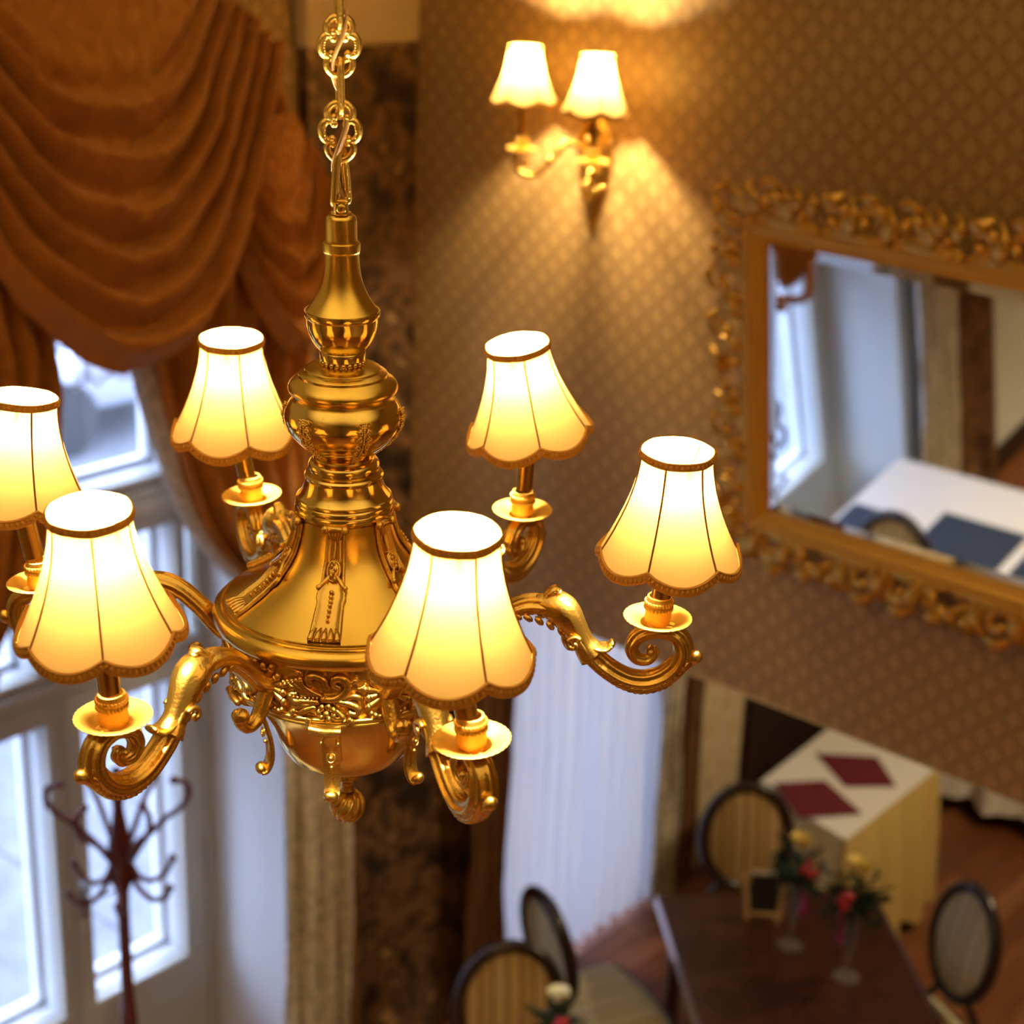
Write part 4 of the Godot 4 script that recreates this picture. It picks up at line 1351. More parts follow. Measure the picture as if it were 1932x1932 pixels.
func tail_geo(edge: Array, outer: Array, z: float, folds: float, amp: float, seed_: int) -> Geo:
	# a side drape between an inner and an outer edge, both lists of (x, y) from top to bottom
	var g := Geo.new()
	var n := FastNoiseLite.new()
	n.seed = seed_
	n.frequency = 1.0
	var a := []
	var b := []
	for q in edge:
		a.append(Vector3(q[0], q[1], 0))
	for q in outer:
		b.append(Vector3(q[0], q[1], 0))
	var ea := spline(a, 12)
	var eb := spline(b, 12)
	var rows := 72
	var ra := along(Array(ea), rows + 1)
	var rb := along(Array(eb), rows + 1)
	var cols := 90
	var p := PackedVector3Array()
	for i in rows + 1:
		var width := absf(ra[i].x - rb[i].x)
		for j in cols + 1:
			var s := float(j) / cols
			var q: Vector3 = ra[i].lerp(rb[i], s)
			var ph := s * folds + 0.25 * n.get_noise_2d(s * 3.0, i * 0.03)
			var ridge := 0.5 + 0.5 * sin(TAU * ph)
			q.z = z + amp * (ridge - 0.5) * (0.7 + 0.8 * n.get_noise_2d(s * 4.0 + 7.0, i * 0.05)) * clampf(width / 0.3, 0.45, 1.0) + 0.05 * sin(PI * s)
			p.append(q)
	g.grid(p, rows + 1, cols + 1)
	return g


func build_drapery() -> void:
	var zf := WALL_Z + 0.26
	var d := thing("festoon_drape", "amber satin swag with gathered side tails over the glazed door behind the chandelier", "drape")
	part(swag_geo(2.20, 3.40, 4.165, 3.155, zf, 8.0, 0.105, 7), "swag", M.drape, d)
	part(tail_geo([[3.10, 4.12], [3.05, 3.70], [2.97, 3.36], [2.93, 3.12], [3.01, 2.80], [3.14, 2.50], [3.40, 2.22]], [[3.36, 4.03], [3.48, 3.72], [3.55, 3.45], [3.56, 3.10], [3.55, 2.80], [3.54, 2.50], [3.54, 2.20]], zf - 0.07, 5.5, 0.085, 15), "side_tail", M.drape, d)
	part(tail_geo([[2.44, 4.12], [2.55, 3.70], [2.62, 3.36], [2.655, 3.12], [2.62, 2.85], [2.53, 2.60], [2.34, 2.28]], [[2.24, 4.03], [2.20, 3.72], [2.18, 3.45], [2.17, 3.10], [2.17, 2.80], [2.17, 2.50], [2.17, 2.24]], zf - 0.07, 5.5, 0.085, 25), "side_tail", M.drape, d)
	var small := part(swag_geo(3.18, 3.60, 3.76, 3.08, zf - 0.03, 6.0, 0.075, 33, 0.12, 0.35), "tail_swag", M.drape, d)
	small.name = "tail_swag"
	part(tail_geo([[2.955, 3.30], [2.905, 3.12], [2.985, 2.80], [3.115, 2.50], [3.36, 2.22]], [[3.02, 3.30], [2.985, 3.12], [3.045, 2.80], [3.165, 2.50], [3.41, 2.22]], zf - 0.10, 2.0, 0.03, 18), "lining_edge", M.damask, d)
	# gathered rosette at the right shoulder and the tie-back
	var g := Geo.new()
	g.tube(spline([Vector3(3.38, 2.30, zf - 0.02), Vector3(3.50, 2.19, zf + 0.05), Vector3(3.55, 2.17, zf - 0.02), Vector3(3.62, 2.22, WALL_Z + 0.03)], 5), 0.02, 8)
	part(g, "tie_back", M.drape, d)
	g = Geo.new()
	g.tube(spline([Vector3(2.36, 2.34, zf - 0.02), Vector3(2.26, 2.22, zf + 0.05), Vector3(2.20, 2.20, zf - 0.02), Vector3(2.25, 2.25, WALL_Z + 0.03)], 5), 0.02, 8)
	part(g, "tie_back", M.drape, d)
	g = Geo.new()
	g.tube(PackedVector3Array([Vector3(2.22, 4.17, zf - 0.06), Vector3(3.44, 4.17, zf - 0.06)]), 0.018, 12)
	for x in [2.22, 3.44]:
		g.ball(Vector3(x, 4.17, zf - 0.06), 0.035, 8, 12)
		g.tube(PackedVector3Array([Vector3(x + (0.1 if x < 3 else -0.1), 4.17, zf - 0.06), Vector3(x + (0.1 if x < 3 else -0.1), 4.17, WALL_Z)]), 0.012, 8)
	part(g, "curtain_rod", M.brass_cast, d)
	var e := copy_of(d, at(-1.44, 0, 0), "amber satin swag drape over the door recess nearer the navy place mats")
	e.set_meta("group", "festoon drapes")
	d.set_meta("group", "festoon drapes")
	# lace blind peeping out below the swag
	g = Geo.new()
	for i in 13:
		for j in 40:
			var x := 2.80 + j * 0.0066
			var dip := 0.030 * absf(sin(j * 0.235 + 0.4))
			var y := 3.14 - i * 0.0105
			if y < 3.00 + dip or (j % 13 == 6 and i > 9):
				continue
			g.ball(Vector3(x, y, WALL_Z + 0.05 + 0.012 * sin(j * 0.5)), Vector3(0.0036, 0.0042, 0.003), 3, 5)
			if i % 2 == 0 and j % 2 == 0:
				g.tube(PackedVector3Array([Vector3(x, y, WALL_Z + 0.05), Vector3(x + 0.0066, y - 0.0105, WALL_Z + 0.05)]), 0.0012, 4)
	for i in 9:
		# the threads that carry it, up to its batten
		g.tube(PackedVector3Array([Vector3(2.803 + i * 0.032, 3.13, WALL_Z + 0.05), Vector3(2.803 + i * 0.032, 3.74, WALL_Z + 0.05)]), 0.0015, 4)
	g.box(Vector3(2.75, 3.72, WALL_Z), Vector3(3.12, 3.76, WALL_Z + 0.07), 0.004)
	tag(part(g, "lace_blind", M.lace), "white lace edging showing below the amber swag", "lace")
	# beige damask curtain with a brown lining beside the marble pier
	var c := thing("side_curtain", "long beige damask curtain with brown lining beside the dark marble pier", "curtain")
	part(pleated(3.50, 3.80, 0.02, 2.14, WALL_Z + 0.10, 3.2, 0.035, 3), "damask_panel", M.damask, c)
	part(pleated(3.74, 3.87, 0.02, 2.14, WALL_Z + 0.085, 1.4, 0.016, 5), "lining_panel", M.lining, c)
	c = thing("side_curtain", "beige damask curtain reflected in the mirror beside the second recess", "curtain")
	part(pleated(0.56, 0.90, 0.02, 2.14, WALL_Z + 0.10, 3.2, 0.035, 4), "damask_panel", M.damask, c)
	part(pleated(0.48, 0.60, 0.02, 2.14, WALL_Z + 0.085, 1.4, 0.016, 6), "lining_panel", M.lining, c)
	# the far window: sheer between tied drapes
	tag(part(pleated(4.54, 5.74, 0.03, 2.6, WALL_Z + 0.07, 13.0, 0.022, 8, -1.0, 1.0, 260, 20), "sheer_curtain", M.sheer), "white sheer curtain glowing with daylight under the papered wall", "curtain")
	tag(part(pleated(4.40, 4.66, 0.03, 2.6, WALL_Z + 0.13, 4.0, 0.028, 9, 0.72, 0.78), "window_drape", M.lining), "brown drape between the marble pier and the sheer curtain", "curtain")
	c = thing("window_drape", "beige and brown drape at the cream pier end of the sheer curtain", "curtain")
	part(pleated(5.62, 5.80, 0.03, 2.6, WALL_Z + 0.13, 2.6, 0.026, 10, 0.95, 0.8), "damask_panel", M.damask, c)
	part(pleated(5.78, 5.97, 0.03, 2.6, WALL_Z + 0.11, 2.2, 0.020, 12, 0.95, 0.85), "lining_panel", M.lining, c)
	g = Geo.new()
	g.tube(PackedVector3Array([Vector3(4.36, 2.62, WALL_Z + 0.10), Vector3(6.0, 2.62, WALL_Z + 0.10)]), 0.016, 10)
	for x in [4.45, 5.9]:
		g.tube(PackedVector3Array([Vector3(x, 2.62, WALL_Z + 0.10), Vector3(x, 2.62, WALL_Z)]), 0.01, 8)
	tag(part(g, "curtain_rail", M.brass_cast), "slim curtain rail above the sheer curtain", "rail")


# ---------------------------------------------------------------- wall sconce
func build_sconce() -> void:
	# local frame: x along the wall, y up, z out of the wall
	var xf := Transform3D(Basis(Vector3(0, 0, 1), Vector3.UP, Vector3(-1, 0, 0)), Vector3(WALL_X, 3.632, -3.374))
	var c := thing("wall_sconce", "brass two-light wall sconce with lit scalloped shades on the gold wallpaper", "sconce", xf)
	var g := Geo.new()
	# shield-shaped back plate
	var p := PackedVector3Array()
	var shape := [[0.155, 0.006], [0.14, 0.028], [0.10, 0.052], [0.05, 0.062], [0.0, 0.058], [-0.05, 0.050], [-0.10, 0.036], [-0.14, 0.022], [-0.17, 0.014], [-0.195, 0.003]]
	for q in shape:
		for k in 9:
			var u := k / 8.0 * 2.0 - 1.0
			p.append(Vector3(u * q[1], q[0] - 0.02, 0.004 + 0.022 * (1.0 - u * u)))
	g.grid(p, shape.size(), 9)
	for s in [-1.0, 1.0]:
		var e := []
		for q in shape:
			e.append(Vector3(s * q[1], q[0] - 0.02, 0.006))
		g.tube(spline(e, 4), 0.006, 7)
		for k in 3:
			g.ball(Vector3(s * (0.06 - 0.012 * k), 0.06 - 0.07 * k, 0.012), 0.011, 5, 8)
			g.tube(spline([Vector3(0, 0.02 - 0.06 * k, 0.026), Vector3(s * 0.02, 0.035 - 0.06 * k, 0.03), Vector3(s * 0.038, 0.02 - 0.06 * k, 0.026)], 4), along([0.006, 0.008, 0.004], 9), 6)
	g.ball(Vector3(0, -0.115, 0.024), 0.013, 6, 10)
	part(g, "back_plate", M.brass_cast, c)
	g = Geo.new()
	g.ball(Vector3(0, 0.05, 0.03), Vector3(0.022, 0.03, 0.024), 7, 10)
	g.ball(Vector3(0, -0.02, 0.034), Vector3(0.014, 0.026, 0.014), 6, 10)
	part(g, "boss", M.brass_cast, c)
	for s in [-1.0, 1.0]:
		g = Geo.new()
		var tip := Vector3(s * 0.136, 0.055, 0.184)
		var path := spline([Vector3(0, 0.0, 0.03), Vector3(s * 0.03, 0.045, 0.06), Vector3(s * 0.055, 0.040, 0.09), Vector3(s * 0.075, -0.005, 0.12), Vector3(s * 0.105, -0.045, 0.155), Vector3(s * 0.140, -0.035, 0.19), Vector3(s * 0.150, 0.0, 0.195), Vector3(s * 0.138, 0.018, 0.184)], 5)
		g.tube(path, along([0.012, 0.011, 0.012, 0.010, 0.010, 0.011, 0.009, 0.008], path.size()), 10)
		g.ball(Vector3(s * 0.05, 0.052, 0.085), Vector3(0.018, 0.013, 0.016), 6, 8)
		g.ball(Vector3(s * 0.076, 0.0, 0.125), 0.012, 5, 8)
		g.ball(Vector3(s * 0.128, -0.012, 0.178), 0.013, 5, 8)
		part(g, "arm", M.brass_cast, c)
		add_lamp(c, tip + Vector3(0, -0.022, 0), Vector3(0, 0.146, 0), Vector3(0, 0.288, 0), SCONCE_POWER, 20.0 * s, M.shade_thin, 1.16, 0.024)


func build_added_fill_lamp() -> void:
	# made-up lamp, added to brighten the far room; the papered wall hides it
	var c := thing("added_fill_lamp", "unseen ceiling lamp added as fill light for the far room, behind the papered wall", "lamp", at(6.35, 2.9, -1.75))
	var g := Geo.new()
	g.lathe([Vector2(0.0, 0.0), Vector2(0.17, 0.0), Vector2(0.175, -0.012), Vector2(0.165, -0.03), Vector2(0.15, -0.032)], 32)
	part(g, "ceiling_plate", M.brass, c)
	g = Geo.new()
	g.lathe([Vector2(0.155, -0.03), Vector2(0.150, -0.065), Vector2(0.125, -0.10), Vector2(0.08, -0.122), Vector2(0.0, -0.13)], 32, Transform3D.IDENTITY, 80)
	part(g, "lamp_bowl", M.fill_bowl_glow, c)
	var l := OmniLight3D.new()
	l.name = "added_bowl_light"
	l.position = Vector3(0, -0.075, 0)
	l.light_color = Color(1.0, 0.906, 0.72)
	l.light_energy = FAR_FILL_POWER
	l.light_size = 0.07
	l.omni_range = 14.0
	l.omni_attenuation = 2.0
	l.shadow_enabled = true
	c.add_child(l)


# ---------------------------------------------------------------- mirror
func curl(g: Geo, at_: Vector2, r: float, start: float, sweep: float, w0: float, w1: float, z0: float, z1: float, flat := 0.6) -> void:
	# a tapering volute in the frame's plane
	var pts := PackedVector3Array()
	var rad := []
	var n := 22
	for k in n:
		var f := float(k) / (n - 1)
		var a := start + sweep * f
		var rr := r * (1.0 - 0.72 * f)
		pts.append(Vector3(at_.x + rr * cos(a), at_.y + rr * sin(a), lerpf(z0, z1, f)))
		var w := lerpf(w0, w1, f)
		rad.append(Vector2(w * flat, w))
	g.tube(pts, rad, 8, Vector3.BACK)
	g.ball(pts[n - 1], w1 * 1.4, 5, 8)


func flame(g: Geo, pts: Array, w: float, z: float, lift := 0.02) -> void:
	# a pointed leaf blade with a midrib, bowed out of the plane
	var c := []
	for k in pts.size():
		c.append(Vector3(pts[k].x, pts[k].y, z + lift * sin(PI * k / (pts.size() - 1.0))))
	var path := spline(c, 5)
	var rad := []
	for k in path.size():
		var f := float(k) / (path.size() - 1)
		rad.append(Vector2(0.007, w * sin(PI * clampf(0.12 + 0.84 * f, 0, 1)) + 0.001))
	var sec := PackedVector2Array([Vector2(0.3, 1), Vector2(0.9, 0.55), Vector2(0.55, 0.18), Vector2(1.1, 0), Vector2(0.55, -0.18), Vector2(0.9, -0.55), Vector2(0.3, -1), Vector2(-0.8, -0.5), Vector2(-0.8, 0.5)])
	g.tube(path, rad, 9, Vector3.BACK, false, sec)


func carved_unit(kind: int) -> ArrayMesh:
	# one repeat of the pierced border: 0.21 long in x, standing 0.12 out from the rail (y)
	var g := Geo.new()
	if kind == 0:
		curl(g, Vector2(0.060, 0.060), 0.046, -2.6, 5.4, 0.021, 0.012, 0.010, 0.030)
		curl(g, Vector2(0.158, 0.036), 0.032, -0.4, -5.0, 0.018, 0.010, 0.010, 0.026)
		flame(g, [Vector2(0.094, 0.002), Vector2(0.120, 0.045), Vector2(0.112, 0.085), Vector2(0.084, 0.110)], 0.021, 0.012, 0.026)
		flame(g, [Vector2(0.118, 0.050), Vector2(0.140, 0.070), Vector2(0.150, 0.095), Vector2(0.132, 0.120)], 0.021, 0.014, 0.026)
		flame(g, [Vector2(0.160, 0.050), Vector2(0.188, 0.066), Vector2(0.198, 0.088), Vector2(0.184, 0.112)], 0.020, 0.014, 0.024)
		flame(g, [Vector2(0.006, 0.004), Vector2(0.014, 0.045), Vector2(0.004, 0.080), Vector2(-0.016, 0.100)], 0.020, 0.010, 0.024)
		flame(g, [Vector2(0.024, 0.100), Vector2(0.052, 0.118), Vector2(0.078, 0.116), Vector2(0.100, 0.102)], 0.015, 0.014, 0.018)
	else:
		curl(g, Vector2(0.050, 0.046), 0.040, 2.6, -5.2, 0.021, 0.011, 0.010, 0.028)
		curl(g, Vector2(0.150, 0.062), 0.046, -0.9, 4.8, 0.022, 0.012, 0.010, 0.032)
		flame(g, [Vector2(0.070, 0.004), Vector2(0.096, 0.036), Vector2(0.106, 0.076), Vector2(0.092, 0.112)], 0.022, 0.014, 0.026)
		flame(g, [Vector2(0.004, 0.070), Vector2(0.026, 0.094), Vector2(0.052, 0.104), Vector2(0.070, 0.122)], 0.020, 0.012, 0.024)
		flame(g, [Vector2(0.176, 0.004), Vector2(0.204, 0.036), Vector2(0.214, 0.074), Vector2(0.200, 0.106)], 0.021, 0.012, 0.024)
		flame(g, [Vector2(0.112, 0.108), Vector2(0.140, 0.120), Vector2(0.164, 0.116), Vector2(0.186, 0.100)], 0.015, 0.014, 0.018)
	flame(g, [Vector2(-0.004, 0.006), Vector2(0.07, 0.014), Vector2(0.14, 0.010), Vector2(0.212, 0.006)], 0.016, 0.012, 0.012)
	for k in 7:
		g.ball(Vector3(0.02 + 0.028 * k, 0.008 + 0.004 * sin(k * 2.0), 0.020), Vector3(0.014, 0.009, 0.009), 4, 7)
	return g.done()


func build_mirror() -> void:
	var t := deg_to_rad(8.5)
	var nrm := Vector3(-cos(t), -sin(t), 0)
	var bs := Basis(Vector3(0, 0, 1), Vector3(-sin(t), cos(t), 0), nrm)
	var w := 1.62
	var h := 0.815
	var c := thing("wall_mirror", "large tilted mirror with a carved gilt openwork frame on the trellis wallpaper", "mirror", Transform3D(bs, Vector3(4.098, 2.728, -2.624)))
	var g := Geo.new()
	var bv := 0.032
	g.face(Vector3(bv, bv, 0), Vector3(bv, h - bv, 0), Vector3(w - bv, h - bv, 0), Vector3(w - bv, bv, 0))
	part(g, "mirror_glass", M.mirror, c)
	g = Geo.new()
	var lo := [Vector3(-0.004, -0.004, -0.0022), Vector3(w + 0.004, -0.004, -0.0022), Vector3(w + 0.004, h + 0.004, -0.0022), Vector3(-0.004, h + 0.004, -0.0022)]
	var hi := [Vector3(bv, bv, 0), Vector3(w - bv, bv, 0), Vector3(w - bv, h - bv, 0), Vector3(bv, h - bv, 0)]
	for k in 4:
		g.face(lo[k], lo[(k + 1) % 4], hi[(k + 1) % 4], hi[k])
	part(g, "bevel", M.mirror, c)
	g = Geo.new()
	g.box(Vector3(-0.05, -0.05, -0.03), Vector3(w + 0.05, h + 0.05, -0.006), 0.004)
	part(g, "backing", M.panel_dark, c)
	# moulded rail, mitred at the corners
	var prof := [[0.0, -0.004], [0.0, 0.010], [0.006, 0.014], [0.011, 0.010], [0.016, 0.014], [0.026, 0.024], [0.034, 0.026], [0.040, 0.020], [0.044, 0.030], [0.050, 0.030], [0.054, 0.010], [0.054, -0.02]]
	for k in 4:
		g = Geo.new()
		var p := PackedVector3Array()
		for q in prof:
			var o: float = q[0]
			var ring := [Vector3(-o, -o, q[1]), Vector3(w + o, -o, q[1]), Vector3(w + o, h + o, q[1]), Vector3(-o, h + o, q[1])]
			p.append(ring[k])
			p.append(ring[(k + 1) % 4])
		# split hard so that the mouldings stay crisp
		for i in prof.size() - 1:
			g.face(p[i * 2], p[i * 2 + 1], p[i * 2 + 3], p[i * 2 + 2])
		part(g, "rail", M.gold_rail, c)
	var units := [carved_unit(0), carved_unit(1)]
	var step := 0.205
	for side in 4:
		var len_ := w if side % 2 == 0 else h
		var n := roundi((len_ + 0.06) / step)
		var real := (len_ + 0.06) / n
		for k in n:
			var a := -0.03 + real * k
			var o: Vector3
			var ang := 0.0
			match side:
				0:
					o = Vector3(w - a, -0.052, 0)
					ang = PI
				1:
					o = Vector3(w + 0.052, h - a, 0)
					ang = -PI / 2
				2:
					o = Vector3(a, h + 0.052, 0)
				3:
					o = Vector3(-0.052, a, 0)
					ang = PI / 2
			show_mesh(units[(k + side) % 2], "carved_scroll", M.gold_leaf, c, Transform3D(Basis(Vector3.BACK, ang).scaled(Vector3(1, 1, 1)), o))
	for q in [[Vector3(-0.05, h + 0.05, 0), PI / 4], [Vector3(w + 0.05, h + 0.05, 0), -PI / 4], [Vector3(w + 0.05, -0.05, 0), -3 * PI / 4], [Vector3(-0.05, -0.05, 0), 3 * PI / 4]]:
		g = Geo.new()
		curl(g, Vector2(-0.022, 0.092), 0.040, -1.4, 5.0, 0.020, 0.011, 0.012, 0.03)
		flame(g, [Vector2(-0.02, 0.0), Vector2(-0.034, 0.04), Vector2(-0.06, 0.07), Vector2(-0.08, 0.07)], 0.020, 0.014)
		flame(g, [Vector2(0.02, 0.0), Vector2(0.034, 0.05), Vector2(0.026, 0.09), Vector2(0.036, 0.13)], 0.021, 0.014)
		flame(g, [Vector2(0.04, 0.0), Vector2(0.06, 0.03), Vector2(0.075, 0.06), Vector2(0.09, 0.07)], 0.019, 0.014)
		part(g, "corner_leaf", M.gold_leaf, c, Transform3D(Basis(Vector3.BACK, q[1]), q[0]))
	g = Geo.new()
	for x in [0.2, w - 0.2]:
		# hanging wires and lower rests that hold it off the wall
		g.tube(PackedVector3Array([Vector3(x, h, -0.02), Vector3(x, h + 0.12, -0.205)]), 0.003, 6)
		g.box(Vector3(x - 0.02, -0.04, -0.062), Vector3(x + 0.02, 0.0, -0.02), 0.003)
	part(g, "hanger", M.steel, c)


# ---------------------------------------------------------------- furniture
func make_chair(xf: Transform3D, label: String, pad: Material) -> Node3D:
	# medallion chair; it faces +z, origin on the floor under the middle of the seat
	var c := thing("dining_chair", label, "chair", xf, "oval-backed dining chairs")
	var lean := Basis(Vector3.RIGHT, -0.16)
	var hub := Vector3(0, 0.775, -0.205)
	var a := 0.196
	var b := 0.235
	var ring := PackedVector3Array()
	for k in 44:
		var t := TAU * k / 44
		ring.append(hub + lean * Vector3((a - 0.02) * cos(t), (b - 0.02) * sin(t), 0))
	var g := Geo.new()
	g.tube(ring, 0.0250, 10, Vector3.ZERO, true)
	part(g, "back_frame", M.wood_black, c)
	g = Geo.new()
	var p := PackedVector3Array()
	for s in [1.0, -1.0]:
		p = PackedVector3Array()
		for i in 8:
			var f := i / 7.0
			for k in 32:
				var t := TAU * k / 32
				p.append(Vector3((a - 0.034) * f * cos(t), (b - 0.034) * f * sin(t), s * (0.010 + 0.022 * (1.0 - f * f))))
		g.grid(p, 8, 32, true)
	part(g, "back_pad", pad, c, Transform3D(lean, hub))
	for s in [-1.0, 1.0]:
		g = Geo.new()
		g.tube(spline([hub + lean * Vector3(s * 0.10, -b + 0.045, 0), Vector3(s * 0.13, 0.50, -0.205), Vector3(s * 0.165, 0.42, -0.19), Vector3(s * 0.17, 0.22, -0.21), Vector3(s * 0.18, 0.0, -0.25)], 4), along([0.015, 0.017, 0.020, 0.016, 0.013], 17), 8)
		part(g, "leg", M.wood_black, c)
		g = Geo.new()
		g.tube(spline([Vector3(s * 0.19, 0.43, 0.19), Vector3(s * 0.195, 0.38, 0.20), Vector3(s * 0.19, 0.2, 0.20), Vector3(s * 0.187, 0.0, 0.205)], 4), along([0.022, 0.024, 0.017, 0.011], 13), 8)
		part(g, "leg", M.wood_black, c)
	g = Geo.new()
	var rim := []
	for q in [[-0.20, -0.17], [-0.22, 0.0], [-0.225, 0.17], [-0.18, 0.225], [0.0, 0.24], [0.18, 0.225], [0.225, 0.17], [0.22, 0.0], [0.20, -0.17], [0.12, -0.215], [-0.12, -0.215]]:
		rim.append(Vector3(q[0], 0.415, q[1]))
	var rs := spline(rim, 4, true)
	g.tube(rs, along([Vector2(0.03, 0.016), Vector2(0.03, 0.016)], rs.size()), 8, Vector3.UP, true)
	part(g, "seat_frame", M.wood_black, c)
	g = Geo.new()
	p = PackedVector3Array()
	for i in 8:
		var f := i / 7.0
		for q in rs:
			p.append(Vector3(q.x * f * 0.98, 0.44 + 0.05 * sqrt(maxf(0.0, 1.0 - pow(f, 4.0))), q.z * f * 0.98))
	g.grid(p, 8, rs.size(), true)
	part(g, "seat_pad", pad, c)
	return c


func cloth_geo(corners: Array, top: float, low: float, seed_: int, fold := 0.05) -> Array:
	# [flat top, hanging skirt] over a four-cornered table; corners are (x, z), in order round the top
	var n := FastNoiseLite.new()
	n.seed = seed_
	n.frequency = 1.0
	var mid := Vector3.ZERO
	for q in corners:
		mid += Vector3(q.x, 0, q.y) / 4.0
	var edge := []
	var outw := []
	var per := 44
	for k in 4:
		var a: Vector2 = corners[k]
		var b: Vector2 = corners[(k + 1) % 4]
		for i in per:
			var q := a.lerp(b, float(i) / per)
			edge.append(Vector3(q.x, top, q.y))
			var d := Vector2(b.y - a.y, a.x - b.x).normalized()
			var prev: Vector2 = corners[(k + 3) % 4]
			if i == 0:
				d = (d + Vector2(a.y - prev.y, prev.x - a.x).normalized()).normalized()
			if d.dot(q - Vector2(mid.x, mid.z)) < 0:
				d = -d
			outw.append(Vector3(d.x, 0, d.y))
	var m := edge.size()
	var g := Geo.new()
	var p := PackedVector3Array()
	for i in 7:
		for k in m:
			p.append(Vector3(mid.x, top, mid.z).lerp(edge[k], i / 6.0))
	g.grid(p, 7, m, true)
	var s := Geo.new()
	p = PackedVector3Array()
	for i in 15:
		var t := i / 14.0
		for k in m:
			var ph := TAU * k / m
			var wave := 0.5 + 0.5 * sin(ph * 14.0 + 2.2 * n.get_noise_2d(cos(ph) * 2.0, sin(ph) * 2.0) + 0.6 * t)
			var o: float = fold * pow(t, 0.8) * wave + 0.006 * (1.0 - pow(1.0 - t, 6.0)) + 0.02 * t
			var y := lerpf(top, low + 0.03 * (1.0 - wave) * t, t)
			p.append(edge[k] + outw[k] * o + Vector3(0, y - top, 0))
	s.grid(p, 15, m, true)
	return [g, s]


func plain_table(called: String, label: String, corners: Array, top: float) -> Node3D:
	var mid := Vector2.ZERO
	for q in corners:
		mid += q / 4.0
	var t := thing(called, label, "table", at(mid.x, 0, mid.y))
	var g := Geo.new()
	var p := PackedVector3Array()
	for y in [top - 0.03, top]:
		for q in corners:
			p.append(Vector3(q.x - mid.x, y, q.y - mid.y))
	g.grid(p, 2, 4, true)
	g.face(p[4], p[5], p[6], p[7])
	g.face(p[3], p[2], p[1], p[0])
	part(g, "table_top", M.pine, t)
	for q in corners:
		g = Geo.new()
		var r: Vector2 = (q - mid) * 0.84
		g.tube(PackedVector3Array([Vector3(r.x, 0, r.y), Vector3(r.x, top - 0.03, r.y)]), 0.025, 8)
		part(g, "leg", M.wood_black, t)
	return t


func flat_cloth(called: String, label: String, cat: String, grp: String, corners: Array, y: float, mat: Material) -> void:
	var g := Geo.new()
	var mid := Vector2.ZERO
	for q in corners:
		mid += q / 4.0
	var p := PackedVector3Array()
	for s in [[0.97, 0.0], [1.0, 0.0012], [0.995, 0.003], [0.96, 0.0042], [0.0, 0.0042]]:
		for k in 4:
			for i in 6:
				var q: Vector2 = corners[k].lerp(corners[(k + 1) % 4], i / 6.0) - mid
				p.append(Vector3(q.x * s[0], s[1], q.y * s[0]))
	g.grid(p, 5, 24, true)
	tag(part(g, called, mat, self, at(mid.x, y, mid.y)), label, cat, grp)


